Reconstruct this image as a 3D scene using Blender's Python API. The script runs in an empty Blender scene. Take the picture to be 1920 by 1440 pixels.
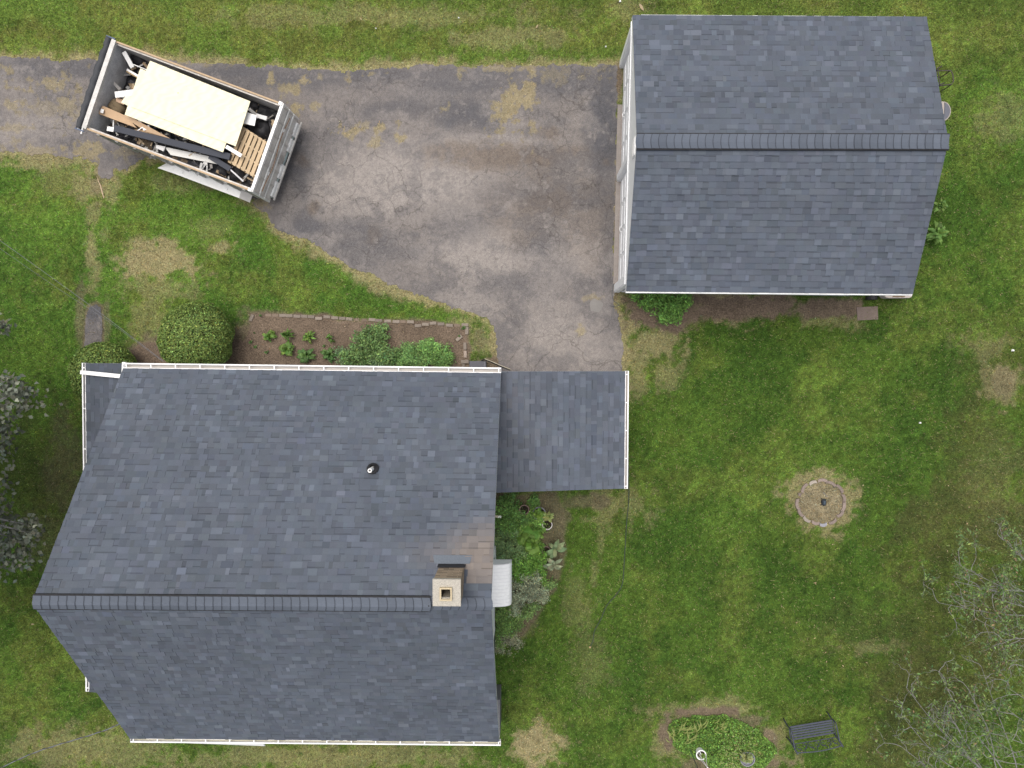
import bpy, math, random
import numpy as np
from mathutils import Vector, Matrix, Euler, noise as mn
random.seed(7); rng = np.random.default_rng(7)
S = bpy.context.scene; C = S.collection
# ------------------------------------------------------------------ camera, sky, sun, exposure
FOC, DH = 1333.0, 19.763                       # focal length in photo pixels, camera height above the lawn
EUL = (-0.04179, 0.02528, 0.0)
cd = bpy.data.cameras.new('camera'); cam = bpy.data.objects.new('camera', cd); C.objects.link(cam)
cam.location = (0, 0, DH); cam.rotation_euler = EUL
cd.sensor_width = 36; cd.lens = FOC/1920*36; cd.clip_start = 0.1; cd.clip_end = 2000
S.camera = cam
SUN_EL, SUN_AZ = math.radians(75), math.radians(-35)      # azimuth from +Y, clockwise
w = bpy.data.worlds.new("World"); S.world = w; w.use_nodes = True
nt = w.node_tree; bg = nt.nodes['Background']
sky = nt.nodes.new('ShaderNodeTexSky'); sky.sky_type = 'NISHITA'; sky.sun_disc = False
sky.sun_elevation = SUN_EL; sky.sun_rotation = SUN_AZ; sky.air_density = 1.0; sky.dust_density = 5.0; sky.ozone_density = 0.6
hs = nt.nodes.new('ShaderNodeHueSaturation'); hs.inputs['Saturation'].default_value = .45      # cloud veil: a paler sky
nt.links.new(sky.outputs[0], hs.inputs['Color']); nt.links.new(hs.outputs[0], bg.inputs[0]); bg.inputs[1].default_value = 0.12
sd = bpy.data.lights.new('sun', 'SUN'); sd.energy = 1.5; sd.angle = math.radians(50); sd.color = (1.0, 0.93, 0.84)
so = bpy.data.objects.new('sun', sd); C.objects.link(so)
dv = Vector((math.sin(SUN_AZ)*math.cos(SUN_EL), math.cos(SUN_AZ)*math.cos(SUN_EL), math.sin(SUN_EL)))
so.rotation_euler = dv.to_track_quat('Z', 'Y').to_euler(); so.location = (0, 0, 30)
S.view_settings.view_transform = 'Standard'; S.view_settings.look = 'None'
S.view_settings.exposure = 0.45; S.view_settings.gamma = 1.0
RM = np.array(Euler(EUL, 'XYZ').to_matrix())
def at(px, py, z=0.0):
    "world point at height z seen at photo pixel (px, py)"
    d = RM @ np.array([(px-960)/FOC, (720-py)/FOC, -1.0]); t = (z-DH)/d[2]
    return Vector((d[0]*t, d[1]*t, z))
def to_px(X, Y, Z=0.0):
    v = np.stack([X, Y, np.zeros_like(X)+Z-DH], -1) @ RM
    return 960+FOC*v[..., 0]/-v[..., 2], 720-FOC*v[..., 1]/-v[..., 2]
# ------------------------------------------------------------------ helpers
def tag(o, label=None, cat=None, group=None, kind=None):
    if label: o['label'] = label
    if cat: o['category'] = cat
    if group: o['group'] = group
    if kind: o['kind'] = kind
    return o
def empty(name, loc, label, cat, group=None, rz=0):
    o = bpy.data.objects.new(name, None); C.objects.link(o); o.location = loc; o.rotation_euler = (0, 0, rz)
    o.empty_display_size = 0.2
    return tag(o, label, cat, group)
def link(name, me, mat, parent=None, world=True):
    o = bpy.data.objects.new(name, me); C.objects.link(o)
    if mat: me.materials.append(mat)
    if parent:
        o.parent = parent
        if world:                                           # geometry given in world coordinates
            M = (Matrix.Translation(parent_loc(parent)) @ parent_rot(parent)).inverted(); me.transform(M)
    return o
def parent_loc(p):
    return p.location if not p.parent else parent_loc(p.parent) + p.location
def parent_rot(p):
    return Euler(p.rotation_euler).to_matrix().to_4x4() if not p.parent else parent_rot(p.parent)
def npmesh(name, V, Fq, col=None, smooth=False, extra=None):
    "fast mesh: V (n,3), Fq (m,k) with constant k, col per vertex (n,3)"
    V = np.asarray(V, np.float32); Fq = np.asarray(Fq, np.int32); me = bpy.data.meshes.new(name)
    me.vertices.add(len(V)); me.vertices.foreach_set('co', V.ravel())
    k = Fq.shape[1]; me.loops.add(Fq.size); me.loops.foreach_set('vertex_index', Fq.ravel())
    me.polygons.add(len(Fq)); me.polygons.foreach_set('loop_start', np.arange(0, Fq.size, k, dtype=np.int32))
    me.polygons.foreach_set('loop_total', np.full(len(Fq), k, np.int32))
    if smooth: me.polygons.foreach_set('use_smooth', np.ones(len(Fq), bool))
    me.update(calc_edges=True)
    for nm, c in ([('Col', col)] if col is not None else []) + (extra or []):
        a = me.color_attributes.new(nm, 'FLOAT_COLOR', 'POINT')
        a.data.foreach_set('color', np.concatenate([c, np.ones((len(c), 1))], 1).astype(np.float32).ravel())
    return me
class MB:
    "collects faces with colours and builds ONE mesh"
    def __init__(s): s.v = []; s.f = []; s.c = []
    def face(s, pts, c=(1, 1, 1)):
        i = len(s.v); s.v += [tuple(p) for p in pts]; s.f.append(tuple(range(i, i+len(pts)))); s.c.append(c)
    def box(s, a, b, c=(1, 1, 1), M=None):
        x0, y0, z0 = a; x1, y1, z1 = b
        P = [Vector(p) for p in ((x0,y0,z0),(x1,y0,z0),(x1,y1,z0),(x0,y1,z0),(x0,y0,z1),(x1,y0,z1),(x1,y1,z1),(x0,y1,z1))]
        if M: P = [M @ p for p in P]
        s.hexa(P, c)
    def hexa(s, P, c=(1, 1, 1)):
        i = len(s.v); s.v += [tuple(p) for p in P]
        for q in ((3,2,1,0),(4,5,6,7),(0,1,5,4),(1,2,6,5),(2,3,7,6),(3,0,4,7)):
            s.f.append(tuple(i+k for k in q)); s.c.append(c)
    def slab(s, quad, t, c=(1, 1, 1)):
        "quad = 4 points (top, ccw seen from above), thickness t down"
        s.hexa([Vector(p)-Vector((0, 0, t)) for p in quad] + [Vector(p) for p in quad], c)
    def beam(s, p, q, wd, h, c=(1, 1, 1), up=(0, 0, 1)):
        p = Vector(p); q = Vector(q); d = (q-p).normalized(); sd_ = d.cross(Vector(up))
        if sd_.length < 1e-4: sd_ = d.cross(Vector((1, 0, 0)))
        sd_.normalize(); u = sd_.cross(d)
        A = [p-sd_*wd/2-u*h/2, p+sd_*wd/2-u*h/2, p+sd_*wd/2+u*h/2, p-sd_*wd/2+u*h/2]
        B = [a+(q-p) for a in A]
        s.hexa([A[0], A[1], B[1], B[0], A[3], A[2], B[2], B[3]], c)
    def tube(s, pts, r, n=8, c=(1, 1, 1), cap=True):
        pts = [Vector(p) for p in pts]; rr = r if isinstance(r, (list, tuple)) else [r]*len(pts); base = len(s.v)
        ref = Vector((0, 0, 1))
        for k, p in enumerate(pts):
            d = (pts[min(k+1, len(pts)-1)]-pts[max(k-1, 0)]).normalized()
            a = d.cross(ref if abs(d.z) < .95 else Vector((1, 0, 0))).normalized(); b = d.cross(a)
            for j in range(n):
                t = 2*math.pi*j/n; s.v.append(tuple(p+(a*math.cos(t)+b*math.sin(t))*rr[k]))
        for k in range(len(pts)-1):
            for j in range(n):
                a0 = base+k*n+j; a1 = base+k*n+(j+1) % n
                s.f.append((a0, a0+n, a1+n, a1)); s.c.append(c)
        if cap:
            s.f.append(tuple(base+j for j in range(n))); s.c.append(c)
            s.f.append(tuple(base+(len(pts)-1)*n+j for j in reversed(range(n)))); s.c.append(c)
    def lathe(s, prof, cen=(0, 0, 0), n=20, c=(1, 1, 1)):
        base = len(s.v)
        for r, z in prof:
            for j in range(n):
                t = 2*math.pi*j/n; s.v.append((cen[0]+r*math.cos(t), cen[1]+r*math.sin(t), cen[2]+z))
        for k in range(len(prof)-1):
            for j in range(n):
                a = base+k*n+j; b = base+k*n+(j+1) % n; s.f.append((a, b, b+n, a+n)); s.c.append(c)
    def build(s, name, mat, parent=None, smooth=False, bevel=0, world=True):
        me = bpy.data.meshes.new(name); me.from_pydata(s.v, [], s.f); me.update()
        a = me.color_attributes.new('Col', 'FLOAT_COLOR', 'CORNER')
        ln = np.array([len(f) for f in s.f]); cc = np.array([tuple(c)[:3] for c in s.c], np.float32)
        cc = np.concatenate([np.repeat(cc, ln, 0), np.ones((ln.sum(), 1), np.float32)], 1); a.data.foreach_set('color', cc.ravel())
        if smooth: me.polygons.foreach_set('use_smooth', np.ones(len(me.polygons), bool))
        o = link(name, me, mat, parent, world)
        if bevel:
            b = o.modifiers.new('bevel', 'BEVEL'); b.width = bevel; b.segments = 2; b.limit_method = 'ANGLE'
        return o
# ------------------------------------------------------------------ materials
def mat(name, col=None, rough=.8, amp=.15, scale=30, bump=0, bscale=200, metal=0, spec=.3, trans=0, amp2=0, scale2=2, bdist=.005):
    m = bpy.data.materials.new(name); m.use_nodes = True; t = m.node_tree; N = t.nodes; L = t.links; b = N['Principled BSDF']
    b.inputs['Roughness'].default_value = rough; b.inputs['Metallic'].default_value = metal
    b.inputs['Specular IOR Level'].default_value = spec
    tc = N.new('ShaderNodeTexCoord')
    if col is None:
        at_ = N.new('ShaderNodeAttribute'); at_.attribute_name = 'Col'; src = at_.outputs['Color']
    else:
        rgb = N.new('ShaderNodeRGB'); rgb.outputs[0].default_value = (*col, 1); src = rgb.outputs[0]
    for am, sc, dt in ((amp, scale, 3), (amp2, scale2, 4)):
        if not am: continue
        nz = N.new('ShaderNodeTexNoise'); nz.inputs['Scale'].default_value = sc; nz.inputs['Detail'].default_value = dt
        nz.inputs['Roughness'].default_value = .65
        L.new(tc.outputs['Object'], nz.inputs['Vector'])
        mr = N.new('ShaderNodeMapRange'); mr.inputs['From Min'].default_value = .25; mr.inputs['From Max'].default_value = .75
        mr.inputs['To Min'].default_value = 1-am; mr.inputs['To Max'].default_value = 1+am; L.new(nz.outputs[0], mr.inputs['Value'])
        mx = N.new('ShaderNodeVectorMath'); mx.operation = 'SCALE'; L.new(src, mx.inputs[0]); L.new(mr.outputs[0], mx.inputs['Scale']); src = mx.outputs[0]
    L.new(src, b.inputs['Base Color'])
    if bump:
        nz = N.new('ShaderNodeTexNoise'); nz.inputs['Scale'].default_value = bscale; nz.inputs['Detail'].default_value = 3
        L.new(tc.outputs['Object'], nz.inputs['Vector'])
        bp = N.new('ShaderNodeBump'); bp.inputs['Strength'].default_value = bump; bp.inputs['Distance'].default_value = bdist
        L.new(nz.outputs[0], bp.inputs['Height']); L.new(bp.outputs[0], b.inputs['Normal'])
    if trans:
        tr = N.new('ShaderNodeBsdfTranslucent'); L.new(src, tr.inputs[0]); ms = N.new('ShaderNodeMixShader'); ms.inputs[0].default_value = trans
        L.new(b.outputs[0], ms.inputs[1]); L.new(tr.outputs[0], ms.inputs[2]); L.new(ms.outputs[0], N['Material Output'].inputs[0])
    return m
M_SH = mat('asphalt_shingle', rough=.95, amp=.16, scale=160, bump=.5, bscale=220, amp2=.12, scale2=.9, bdist=.002, spec=.2)
M_WHITE = mat('white_paint', (.83, .84, .85), rough=.5, amp=.04, scale=6, amp2=.05, scale2=1.2)
M_WHITEC = mat('white_metal', rough=.45, amp=.05, scale=14)
M_SIDING = mat('white_siding', (.74, .76, .79), rough=.55, amp=.04, scale=5)
M_ATTR = mat('painted_mixed', rough=.7, amp=.12, scale=40)
M_METAL = mat('worn_steel', (.42, .40, .38), rough=.5, amp=.3, scale=9, metal=.35, amp2=.12, scale2=60)
M_ALU = mat('bare_aluminium', (.62, .62, .62), rough=.4, amp=.18, scale=7, metal=.6)
M_BLACK = mat('black_plastic', (.022, .022, .025), rough=.6, amp=.3, scale=8, bump=.2, bscale=20)
M_WOOD = mat('raw_wood', rough=.8, amp=.12, scale=25, amp2=.08, scale2=4)
M_LEAF = mat('leaf', rough=.6, amp=.1, scale=12, trans=.25, spec=.35)
M_GRASS = mat('grass_blade', rough=.7, amp=.0, trans=.3, spec=.2)
M_BARK = mat('bark', (.22, .215, .21), rough=.95, amp=.35, scale=30, bump=.6, bscale=40)
M_BRICK = mat('weathered_brick', rough=.95, amp=.22, scale=45, bump=.6, bscale=80)
M_CONC = mat('concrete', rough=.95, amp=.15, scale=60, amp2=.12, scale2=6, bump=.3, bscale=120)
M_CARD = mat('cardboard', rough=.9, amp=.06, scale=10)
M_IRON = mat('dark_iron', (.07, .077, .105), rough=.55, amp=.2, scale=30, metal=.2)
M_CABLE = mat('cable_sheath', (.09, .095, .1), rough=.6, amp=.1)
M_SOIL = mat('ground_cover', rough=1, amp=.6, scale=26, amp2=.25, scale2=7, bump=1, bscale=40, spec=.1, bdist=.02)
# ------------------------------------------------------------------ noise fields
def vnoise(X, Y, scale, seed, octv=4, gain=.5):
    out = np.zeros_like(X); tot = 0; a = 1
    for o in range(octv):
        g = np.random.default_rng(seed*31+o).random((256, 256)); u = X*scale*2**o+seed*7.3+1000; v = Y*scale*2**o+seed*3.1+1000
        i = np.floor(u).astype(int); j = np.floor(v).astype(int); fu = u-i; fv = v-j
        fu = fu*fu*(3-2*fu); fv = fv*fv*(3-2*fv); i0 = i % 256; j0 = j % 256; i1 = (i+1) % 256; j1 = (j+1) % 256
        out += a*((g[i0, j0]*(1-fu)+g[i1, j0]*fu)*(1-fv)+(g[i0, j1]*(1-fu)+g[i1, j1]*fu)*fv); tot += a; a *= gain
    return out/tot
def sdf(X, Y, poly):
    "signed distance to polygon (negative inside)"
    d = np.full(X.shape, 1e9); ins = np.zeros(X.shape, bool); n = len(poly)
    for k in range(n):
        ax, ay = poly[k][:2]; bx, by = poly[(k+1) % n][:2]; ex, ey = bx-ax, by-ay
        t = np.clip(((X-ax)*ex+(Y-ay)*ey)/(ex*ex+ey*ey+1e-12), 0, 1)
        d = np.minimum(d, (X-ax-t*ex)**2+(Y-ay-t*ey)**2)
        cnd = ((ay > Y) != (by > Y)) & (X < (bx-ax)*(Y-ay)/(by-ay+1e-12)+ax); ins ^= cnd
    return np.where(ins, -1, 1)*np.sqrt(d)
def ss(x, a, b):
    t = np.clip((x-a)/(b-a), 0, 1); return t*t*(3-2*t)
def gpoly(pts): return [at(x, y, 0) for x, y in pts]
DRIVE = gpoly([(-400,80),(0,107),(80,110),(190,113),(300,112),(380,118),(470,122),(560,125),(640,132),(720,129),(800,121),(960,125),(1060,122),(1158,124),
    (1159,300),(1155,430),(1150,560),(1160,590),(1168,640),(1168,700),(1170,760),(935,760),(931,640),(918,607),(893,590),(850,578),(760,545),(700,520),
    (640,495),(600,466),(560,446),(522,432),(495,398),(470,376),(430,358),(385,335),(330,300),(285,292),(240,318),(213,318),(208,338),(188,340),(180,322),(186,308),(160,297),(100,290),(0,286),(-400,270)])
BED = gpoly([(468,588),(560,590),(640,596),(720,602),(800,604),(882,612),(884,694),(250,694),(235,668),(260,640),(300,640),(330,600),(430,610),(440,640),(460,640)])
ISLAND = gpoly([(1250,1368),(1262,1350),(1300,1338),(1345,1335),(1385,1350),(1420,1368),(1448,1395),(1455,1412),(1440,1432),(1400,1446),(1340,1440),(1300,1420),(1262,1398)])
SIDEBED = gpoly([(900,925),(1040,925),(1062,960),(1060,1040),(1040,1100),(1010,1150),(985,1195),(925,1215),(900,1215)])
PATHP = gpoly([(160,590),(166,574),(180,570),(190,576),(193,600),(193,720),(157,720),(157,640)])
DRY = [(300,490,80,40,1.0),(415,465,30,16,.8),(262,470,40,25,.5),(290,540,70,26,.5),(1002,1402,52,42,1.0),(1228,640,45,32,.75),(1195,690,26,45,.55),(1250,700,30,30,.45),(1540,945,60,54,.85),
    (1885,712,34,50,.55),(1850,650,50,30,.3),(1890,220,56,56,.3),(1126,1010,7,32,.3),(1113,1080,8,32,.3),(1101,1140,8,28,.25),(1085,1130,26,50,.25),(960,70,110,22,.45),(700,30,300,22,.35),(1180,610,35,28,.8),(1110,1250,40,50,.2),
    (150,1400,150,40,.5),(600,1420,320,24,.5),(175,400,12,30,.5),(170,470,13,35,.7),(181,520,14,30,.6),(176,360,16,20,.5),(196,440,12,20,.3),(185,345,45,40,.65),(880,610,40,30,.5),(905,650,24,34,.5),(400,430,60,20,.25),(1330,560,170,45,.9),
    (1560,600,60,20,.5),(1640,1215,60,14,.3),(1260,1390,40,50,.6),(1350,1330,100,22,.5),(1450,1380,40,30,.5),(1400,1425,80,25,.6),(1150,950,60,40,.4),(1870,900,60,90,.1),
    (60,300,70,16,.8),(130,330,60,30,.3),(330,345,60,20,.3),(280,610,40,60,.4),(1175,20,40,30,.3)]
DIRT = [(1095,940,50,18,.6),(1046,975,26,24,.75),(1250,590,90,30,1.0),(1400,575,150,25,1.0),(1540,578,90,22,.95),(1195,575,30,22,.9),(1020,1090,20,24,.5),(985,1165,24,24,.5),(1253,1372,18,34,.9),(1330,1336,62,12,.9),(1438,1385,22,24,.8),
    (1400,1352,36,14,.6),(1425,1432,50,10,.8),(1330,1437,60,12,.6),(285,665,60,35,.7),(455,640,22,50,.85),(182,345,14,30,.5),(1885,712,24,30,.4),(150,600,10,60,.6),(200,600,9,50,.5),
    (90,1010,50,60,.3),(120,880,40,90,.35),(920,680,30,15,.9),(900,640,14,30,.4),(1160,150,8,30,.9),(1155,420,5,150,.8),(440,345,60,12,.5)]
OLIVE = [(1760,1290,110,90,.75),(1870,690,60,60,.5),(1800,980,140,70,.7),(1730,1130,80,120,.55),(1850,840,80,90,.5),(1860,1180,90,130,.8),(1890,1010,70,70,.75),(60,900,90,150,.55),(1700,1400,90,60,.6),(1600,1180,80,60,.3)]
gx = np.arange(-15.6, 15.2, .04); gyv = np.arange(-12.6, 11.0, .04); NX, NY = len(gx), len(gyv)
GX, GY = np.meshgrid(gx, gyv, indexing='ij')
def ground_color(X, Y):
    px, py = to_px(X, Y)
    n1 = vnoise(X, Y, .45, 1, 5, .55); n2 = vnoise(X, Y, 2.2, 2, 4, .6); n3 = vnoise(X, Y, .9, 3, 5, .6); n4 = vnoise(X, Y, 7, 4, 3, .7)
    ga = np.array([.070, .124, .020]); gb = np.array([.043, .087, .014]); gy_ = np.array([.13, .155, .036]); straw = np.array([.31, .26, .145]); dirt = np.array([.145, .110, .082])
    t = ss(n1+.6*(n2-.5)+.25*(n4-.5), .3, .72)[..., None]; col = ga*t+gb*(1-t)
    left = ss(px, 1150, 500)*.75+ss(px, 1600, 1900)*ss(py, 700, 100)*.55        # brighter grass on the west side
    left = np.clip(left*ss(py, 1500, 900)+ss(py, 1100, 1350)*ss(px, 500, 100)*.2, 0, 1)[..., None]
    col = col*(1+.62*left)
    yel = ss(n3+.3*(n2-.5), .44, .70)*(.40+.25*ss(px, 1100, 500))+ss(py, 170, 60)*.62*(.55+.9*(n3-.3)); yel = np.clip(yel, 0, 1)[..., None]; col = col*(1-yel)+gy_*yel
    mow = vnoise(X*.22+Y*.05, Y*1.3, 2.2, 71, 3, .6); col = col*(1+.45*(mow-.5)*ss(py, 900, 100)+.25*(vnoise(X*.8+Y*.6, Y-X*.7, 1.1, 72, 3)-.5)*ss(py, 500, 900))[..., None]
    clo = (ss(n3+.5*(n4-.5), .66, .80)*.4)[..., None]; col = col*(1-clo)+np.array([.115, .205, .03])*clo
    dr = np.zeros_like(X)
    for (cx, cy, rx, ry, s) in DRY:
        d = np.sqrt(((px-cx)/rx)**2+((py-cy)/ry)**2)+(n2-.5)*2.0+(n4-.5)*1.5; dr = np.maximum(dr, s*ss(d, 1.25, .55))
    dd = sdf(X, Y, DRIVE); edge = ss(np.abs(dd)+(n2-.5)*.6+(n4-.5)*.4+(n1-.5)*.5, .34, .02)*.92; dr = np.maximum(dr, edge)
    dt = np.zeros_like(X)
    for (cx, cy, rx, ry, s) in DIRT:
        d = np.sqrt(((px-cx)/rx)**2+((py-cy)/ry)**2)+(n2-.5)*1.3+(n4-.5)*.7; dt = np.maximum(dt, s*ss(d, 1.25, .7))
    ol = np.zeros_like(X)
    for (cx, cy, rx, ry, s) in OLIVE:
        d = np.sqrt(((px-cx)/rx)**2+((py-cy)/ry)**2)+(n2-.5)*1.6+(n4-.5)*1.0+(n1-.5)*1.2; ol = np.maximum(ol, .75*s*ss(d, 1.3, .4))
    n8 = vnoise(X, Y, 16, 8, 2, .6); col = col*(1+.7*(n8-.5)+.5*(n4-.5))[..., None]
    col = col*(1-ol[..., None])+np.array([.088, .082, .034])*(.6+.8*n2[..., None])*ol[..., None]
    for P, s in ((BED, 1), (ISLAND, .9), (SIDEBED, .75)):
        dt = np.maximum(dt, s*ss(sdf(X, Y, P)+(n2-.5)*.3, .1, -.05))
    dt = np.maximum(dt, ss(sdf(X, Y, PATHP)+(n2-.5)*.1, .13, .02)*.8)
    dk = ss(n2+.4*(n4-.5), .62, .8)[..., None]*.25; col = col*(1-dk)
    k = (dr*(.75+.5*(n4-.2)))[..., None].clip(0, 1)*.9; col = col*(1-k)+straw*(.75+.5*n2[..., None])*k
    k = dt[..., None]; col = col*(1-k)+dirt*(.7+.6*n2[..., None])*k
    ring = np.sqrt(((px-1540)/44)**2+((py-942)/40)**2); k = ss(ring+(n4-.5)*.3, 1.08, .9)[..., None]*.85
    col = col*(1-k)+np.array([.215, .182, .118])*(.45+1.1*n4[..., None])*k
    cover = 1-np.clip(dt*1.05, 0, 1)-.3*ol
    return col, cover, dr, dd
gcol, gcover, gdry, gdrive = ground_color(GX, GY)
fade = ss(np.minimum(np.minimum(GX-GX.min(), GX.max()-GX), np.minimum(GY-GY.min(), GY.max()-GY)), 0, .6)[..., None]
gcol = gcol*fade+np.array([.075, .115, .025])*(1-fade)
# the lawn sheet: fine inside, stretching to the horizon outside
outx = np.array([-900, -300, -120, -60, -35, -22]); outy = np.array([-900, -300, -120, -60, -35, -20])
ax = np.concatenate([outx, gx, -outx[::-1]]); ay = np.concatenate([outy, gyv, -outy[::-1]])
AX, AY = np.meshgrid(ax, ay, indexing='ij')
acol = np.empty(AX.shape+(3,)); acol[:] = (.075, .115, .025)
acol[6:-6, 6:-6] = gcol
Z = np.zeros_like(AX); Z[6:-6, 6:-6] = (vnoise(GX, GY, .5, 9, 3)-.5)*.02*0
idx = np.arange(AX.size).reshape(AX.shape)
Fq = np.stack([idx[:-1, :-1], idx[1:, :-1], idx[1:, 1:], idx[:-1, 1:]], -1).reshape(-1, 4)
tag(link('lawn', npmesh('lawn', np.stack([AX, AY, Z], -1).reshape(-1, 3), Fq, acol.reshape(-1, 3)), M_SOIL), kind='structure')
# ------------------------------------------------------------------ driveway
def drive_mat():
    m = mat('old_asphalt', rough=.95, amp=.42, scale=60, amp2=.16, scale2=12, bump=1, bscale=80, spec=.15)
    t = m.node_tree; N = t.nodes; L = t.links; b = N['Principled BSDF']; src = b.inputs['Base Color'].links[0].from_socket
    tc = N.new('ShaderNodeTexCoord'); nz = N.new('ShaderNodeTexNoise'); nz.inputs['Scale'].default_value = 2.2; nz.inputs['Detail'].default_value = 6
    L.new(tc.outputs['Object'], nz.inputs['Vector'])
    ma = N.new('ShaderNodeVectorMath'); ma.operation = 'MULTIPLY_ADD'; ma.inputs[1].default_value = (.55, .55, .55); L.new(nz.outputs['Color'], ma.inputs[0]); L.new(tc.outputs['Object'], ma.inputs[2])
    am = N.new('ShaderNodeAttribute'); am.attribute_name = 'Mask'
    sp = N.new('ShaderNodeSeparateColor'); L.new(am.outputs['Color'], sp.inputs[0])
    for sc, wd, ch, k in ((.9, .013, 0, .5), (4.5, .03, 1, .42)):
        vo = N.new('ShaderNodeTexVoronoi'); vo.feature = 'DISTANCE_TO_EDGE'; vo.inputs['Scale'].default_value = sc; L.new(ma.outputs[0], vo.inputs['Vector'])
        mr = N.new('ShaderNodeMapRange'); mr.inputs['From Min'].default_value = 0; mr.inputs['From Max'].default_value = wd; mr.inputs['To Min'].default_value = 1; mr.inputs['To Max'].default_value = 0
        L.new(vo.outputs[0], mr.inputs['Value'])
        mu = N.new('ShaderNodeMath'); mu.operation = 'MULTIPLY'; L.new(mr.outputs[0], mu.inputs[0]); L.new(sp.outputs[ch], mu.inputs[1])
        m2 = N.new('ShaderNodeMath'); m2.operation = 'MULTIPLY'; m2.inputs[1].default_value = k; L.new(mu.outputs[0], m2.inputs[0])
        mx = N.new('ShaderNodeMix'); mx.data_type = 'RGBA'; L.new(m2.outputs[0], mx.inputs['Factor']); L.new(src, mx.inputs['A']); mx.inputs['B'].default_value = (.045, .04, .036, 1); src = mx.outputs['Result']
    L.new(src, b.inputs['Base Color']); return m
M_DRIVE = drive_mat()
LIGHT = [(740,340,190,85,.9),(640,340,110,90,.7),(900,470,150,70,.8),(780,400,110,40,.4),(890,570,90,40,.5),(1020,500,90,40,.5),(1060,640,110,80,.6),(1000,560,60,50,.4),(700,270,160,22,.5),(900,265,150,14,.6),(60,240,140,40,.5),(620,225,60,30,.3),(1090,330,50,40,.3),(1040,430,30,22,.6),(800,170,70,22,.4)]
DARK = [(300,135,320,14,.7),(800,140,360,12,.6),(1130,230,30,110,.9),(1140,420,14,140,.5),(900,215,90,26,.8),(740,205,80,25,.6),(560,150,130,25,.6),(1060,150,100,30,.7),(850,150,150,22,.55),(560,440,60,50,.8),(650,440,90,34,.5),(860,420,80,34,.45),(560,330,26,50,.7),(1010,370,110,30,.6),(120,130,130,22,.7),(210,270,110,40,.5),(1000,460,40,34,.5),(700,470,120,30,.5),(330,290,60,30,.7),(960,540,60,30,.3),(180,560,60,60,.9)]  # dark stains, with shade by the garage front and trailer tail painted in
BROWN = [(950,295,150,24,.6),(840,285,50,18,.5),(1040,330,60,40,.3),(560,300,18,16,.6),(590,390,12,14,.6),(980,400,80,60,.35),(700,440,14,20,.5),(1030,250,25,20,.5),(1010,385,80,40,.4),(1090,400,60,80,.25)]
MOSS = [(990,180,13,60,.9),(955,205,30,36,.9),(1000,240,14,20,.7),(935,205,18,24,.8),(105,160,28,20,.7),(55,165,34,16,.7),(40,195,26,14,.6),(120,190,16,14,.6),(20,130,16,8,.7),(508,145,8,16,.9),(545,168,22,10,.8),(572,152,10,12,.8),(655,145,7,14,.7),(645,245,22,13,.9),(718,238,12,8,.9),(743,250,10,18,.9),(705,268,12,8,.7),(685,235,8,6,.5),
    (556,203,10,12,.9),(590,200,8,6,.7),(700,140,14,5,.7),(600,145,10,6,.5),(835,205,8,8,.7),(860,130,5,9,.6),(1000,130,18,20,.8),(60,285,50,12,.6),(150,285,40,16,.8),(100,205,60,20,.3),(130,210,16,26,.5),(30,240,24,8,.5),(40,265,14,9,.5),(240,285,30,18,.4),(1088,622,7,8,.7),(1117,560,18,6,.5),(1040,140,60,16,.35),(1155,440,3,100,.7),(480,380,26,9,.8),(940,130,60,6,.6),(310,120,80,7,.6)]
def drive_color(X, Y):
    px, py = to_px(X, Y); n1 = vnoise(X, Y, .7, 11, 5, .6); n2 = vnoise(X, Y, 3, 12, 4, .6); n4 = vnoise(X, Y, 9, 14, 3, .7); n5 = vnoise(X, Y*2.2, .8, 15, 4, .6)
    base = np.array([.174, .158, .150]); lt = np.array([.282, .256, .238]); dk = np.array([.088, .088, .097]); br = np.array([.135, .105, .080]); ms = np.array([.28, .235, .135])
    col = np.empty(X.shape+(3,)); col[:] = base
    def lay(L_, c, j, a=1.0, lo=1.4, hi=.35):
        nonlocal col
        f = np.zeros_like(X)
        for (cx, cy, rx, ry, s) in L_:
            d = np.sqrt(((px-cx)/rx)**2+((py-cy)/ry)**2)+(n1-.5)*j+(n2-.5)*j; f = np.maximum(f, s*ss(d, lo, hi))
        col = col*(1-(f*a)[..., None])+c*(f*a)[..., None]; return f
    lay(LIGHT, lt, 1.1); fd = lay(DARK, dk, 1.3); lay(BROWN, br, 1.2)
    e = ss(n5+.6*(n2-.5)+.5*(n4-.5), .42, .62)[..., None]*.42; col = col*(1-e)+dk*e
    e = ss(vnoise(X, Y, .8, 19, 4, .6)+.4*(n2-.5), .55, .75)[..., None]*.35; col = col*(1-e)+lt*e
    e = ss(n4+.5*(n2-.5), .62, .82)[..., None]*.3; col = col*(1-e)+lt*e
    e = ss(n4, .42, .2)[..., None]*.3; col = col*(1-e)+dk*e
    f = np.zeros_like(X)
    for (cx, cy, rx, ry, s) in MOSS:
        d = np.sqrt(((px-cx)/rx)**2+((py-cy)/ry)**2)+(n2-.5)*3.2+(n4-.5)*3.0; f = np.maximum(f, s*ss(d, 1.15, .45))
    col = col*(1-f[..., None]*.85)+ms*(.7+.6*n4[..., None])*f[..., None]*.85
    crk = ss(vnoise(X, Y, .5, 21, 3), .38, .6); fin = ss(vnoise(X, Y, .45, 22, 3)+.15*ss(py, 250, 450), .5, .68)
    return col, f, np.stack([crk, fin, crk*0], -1)
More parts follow.
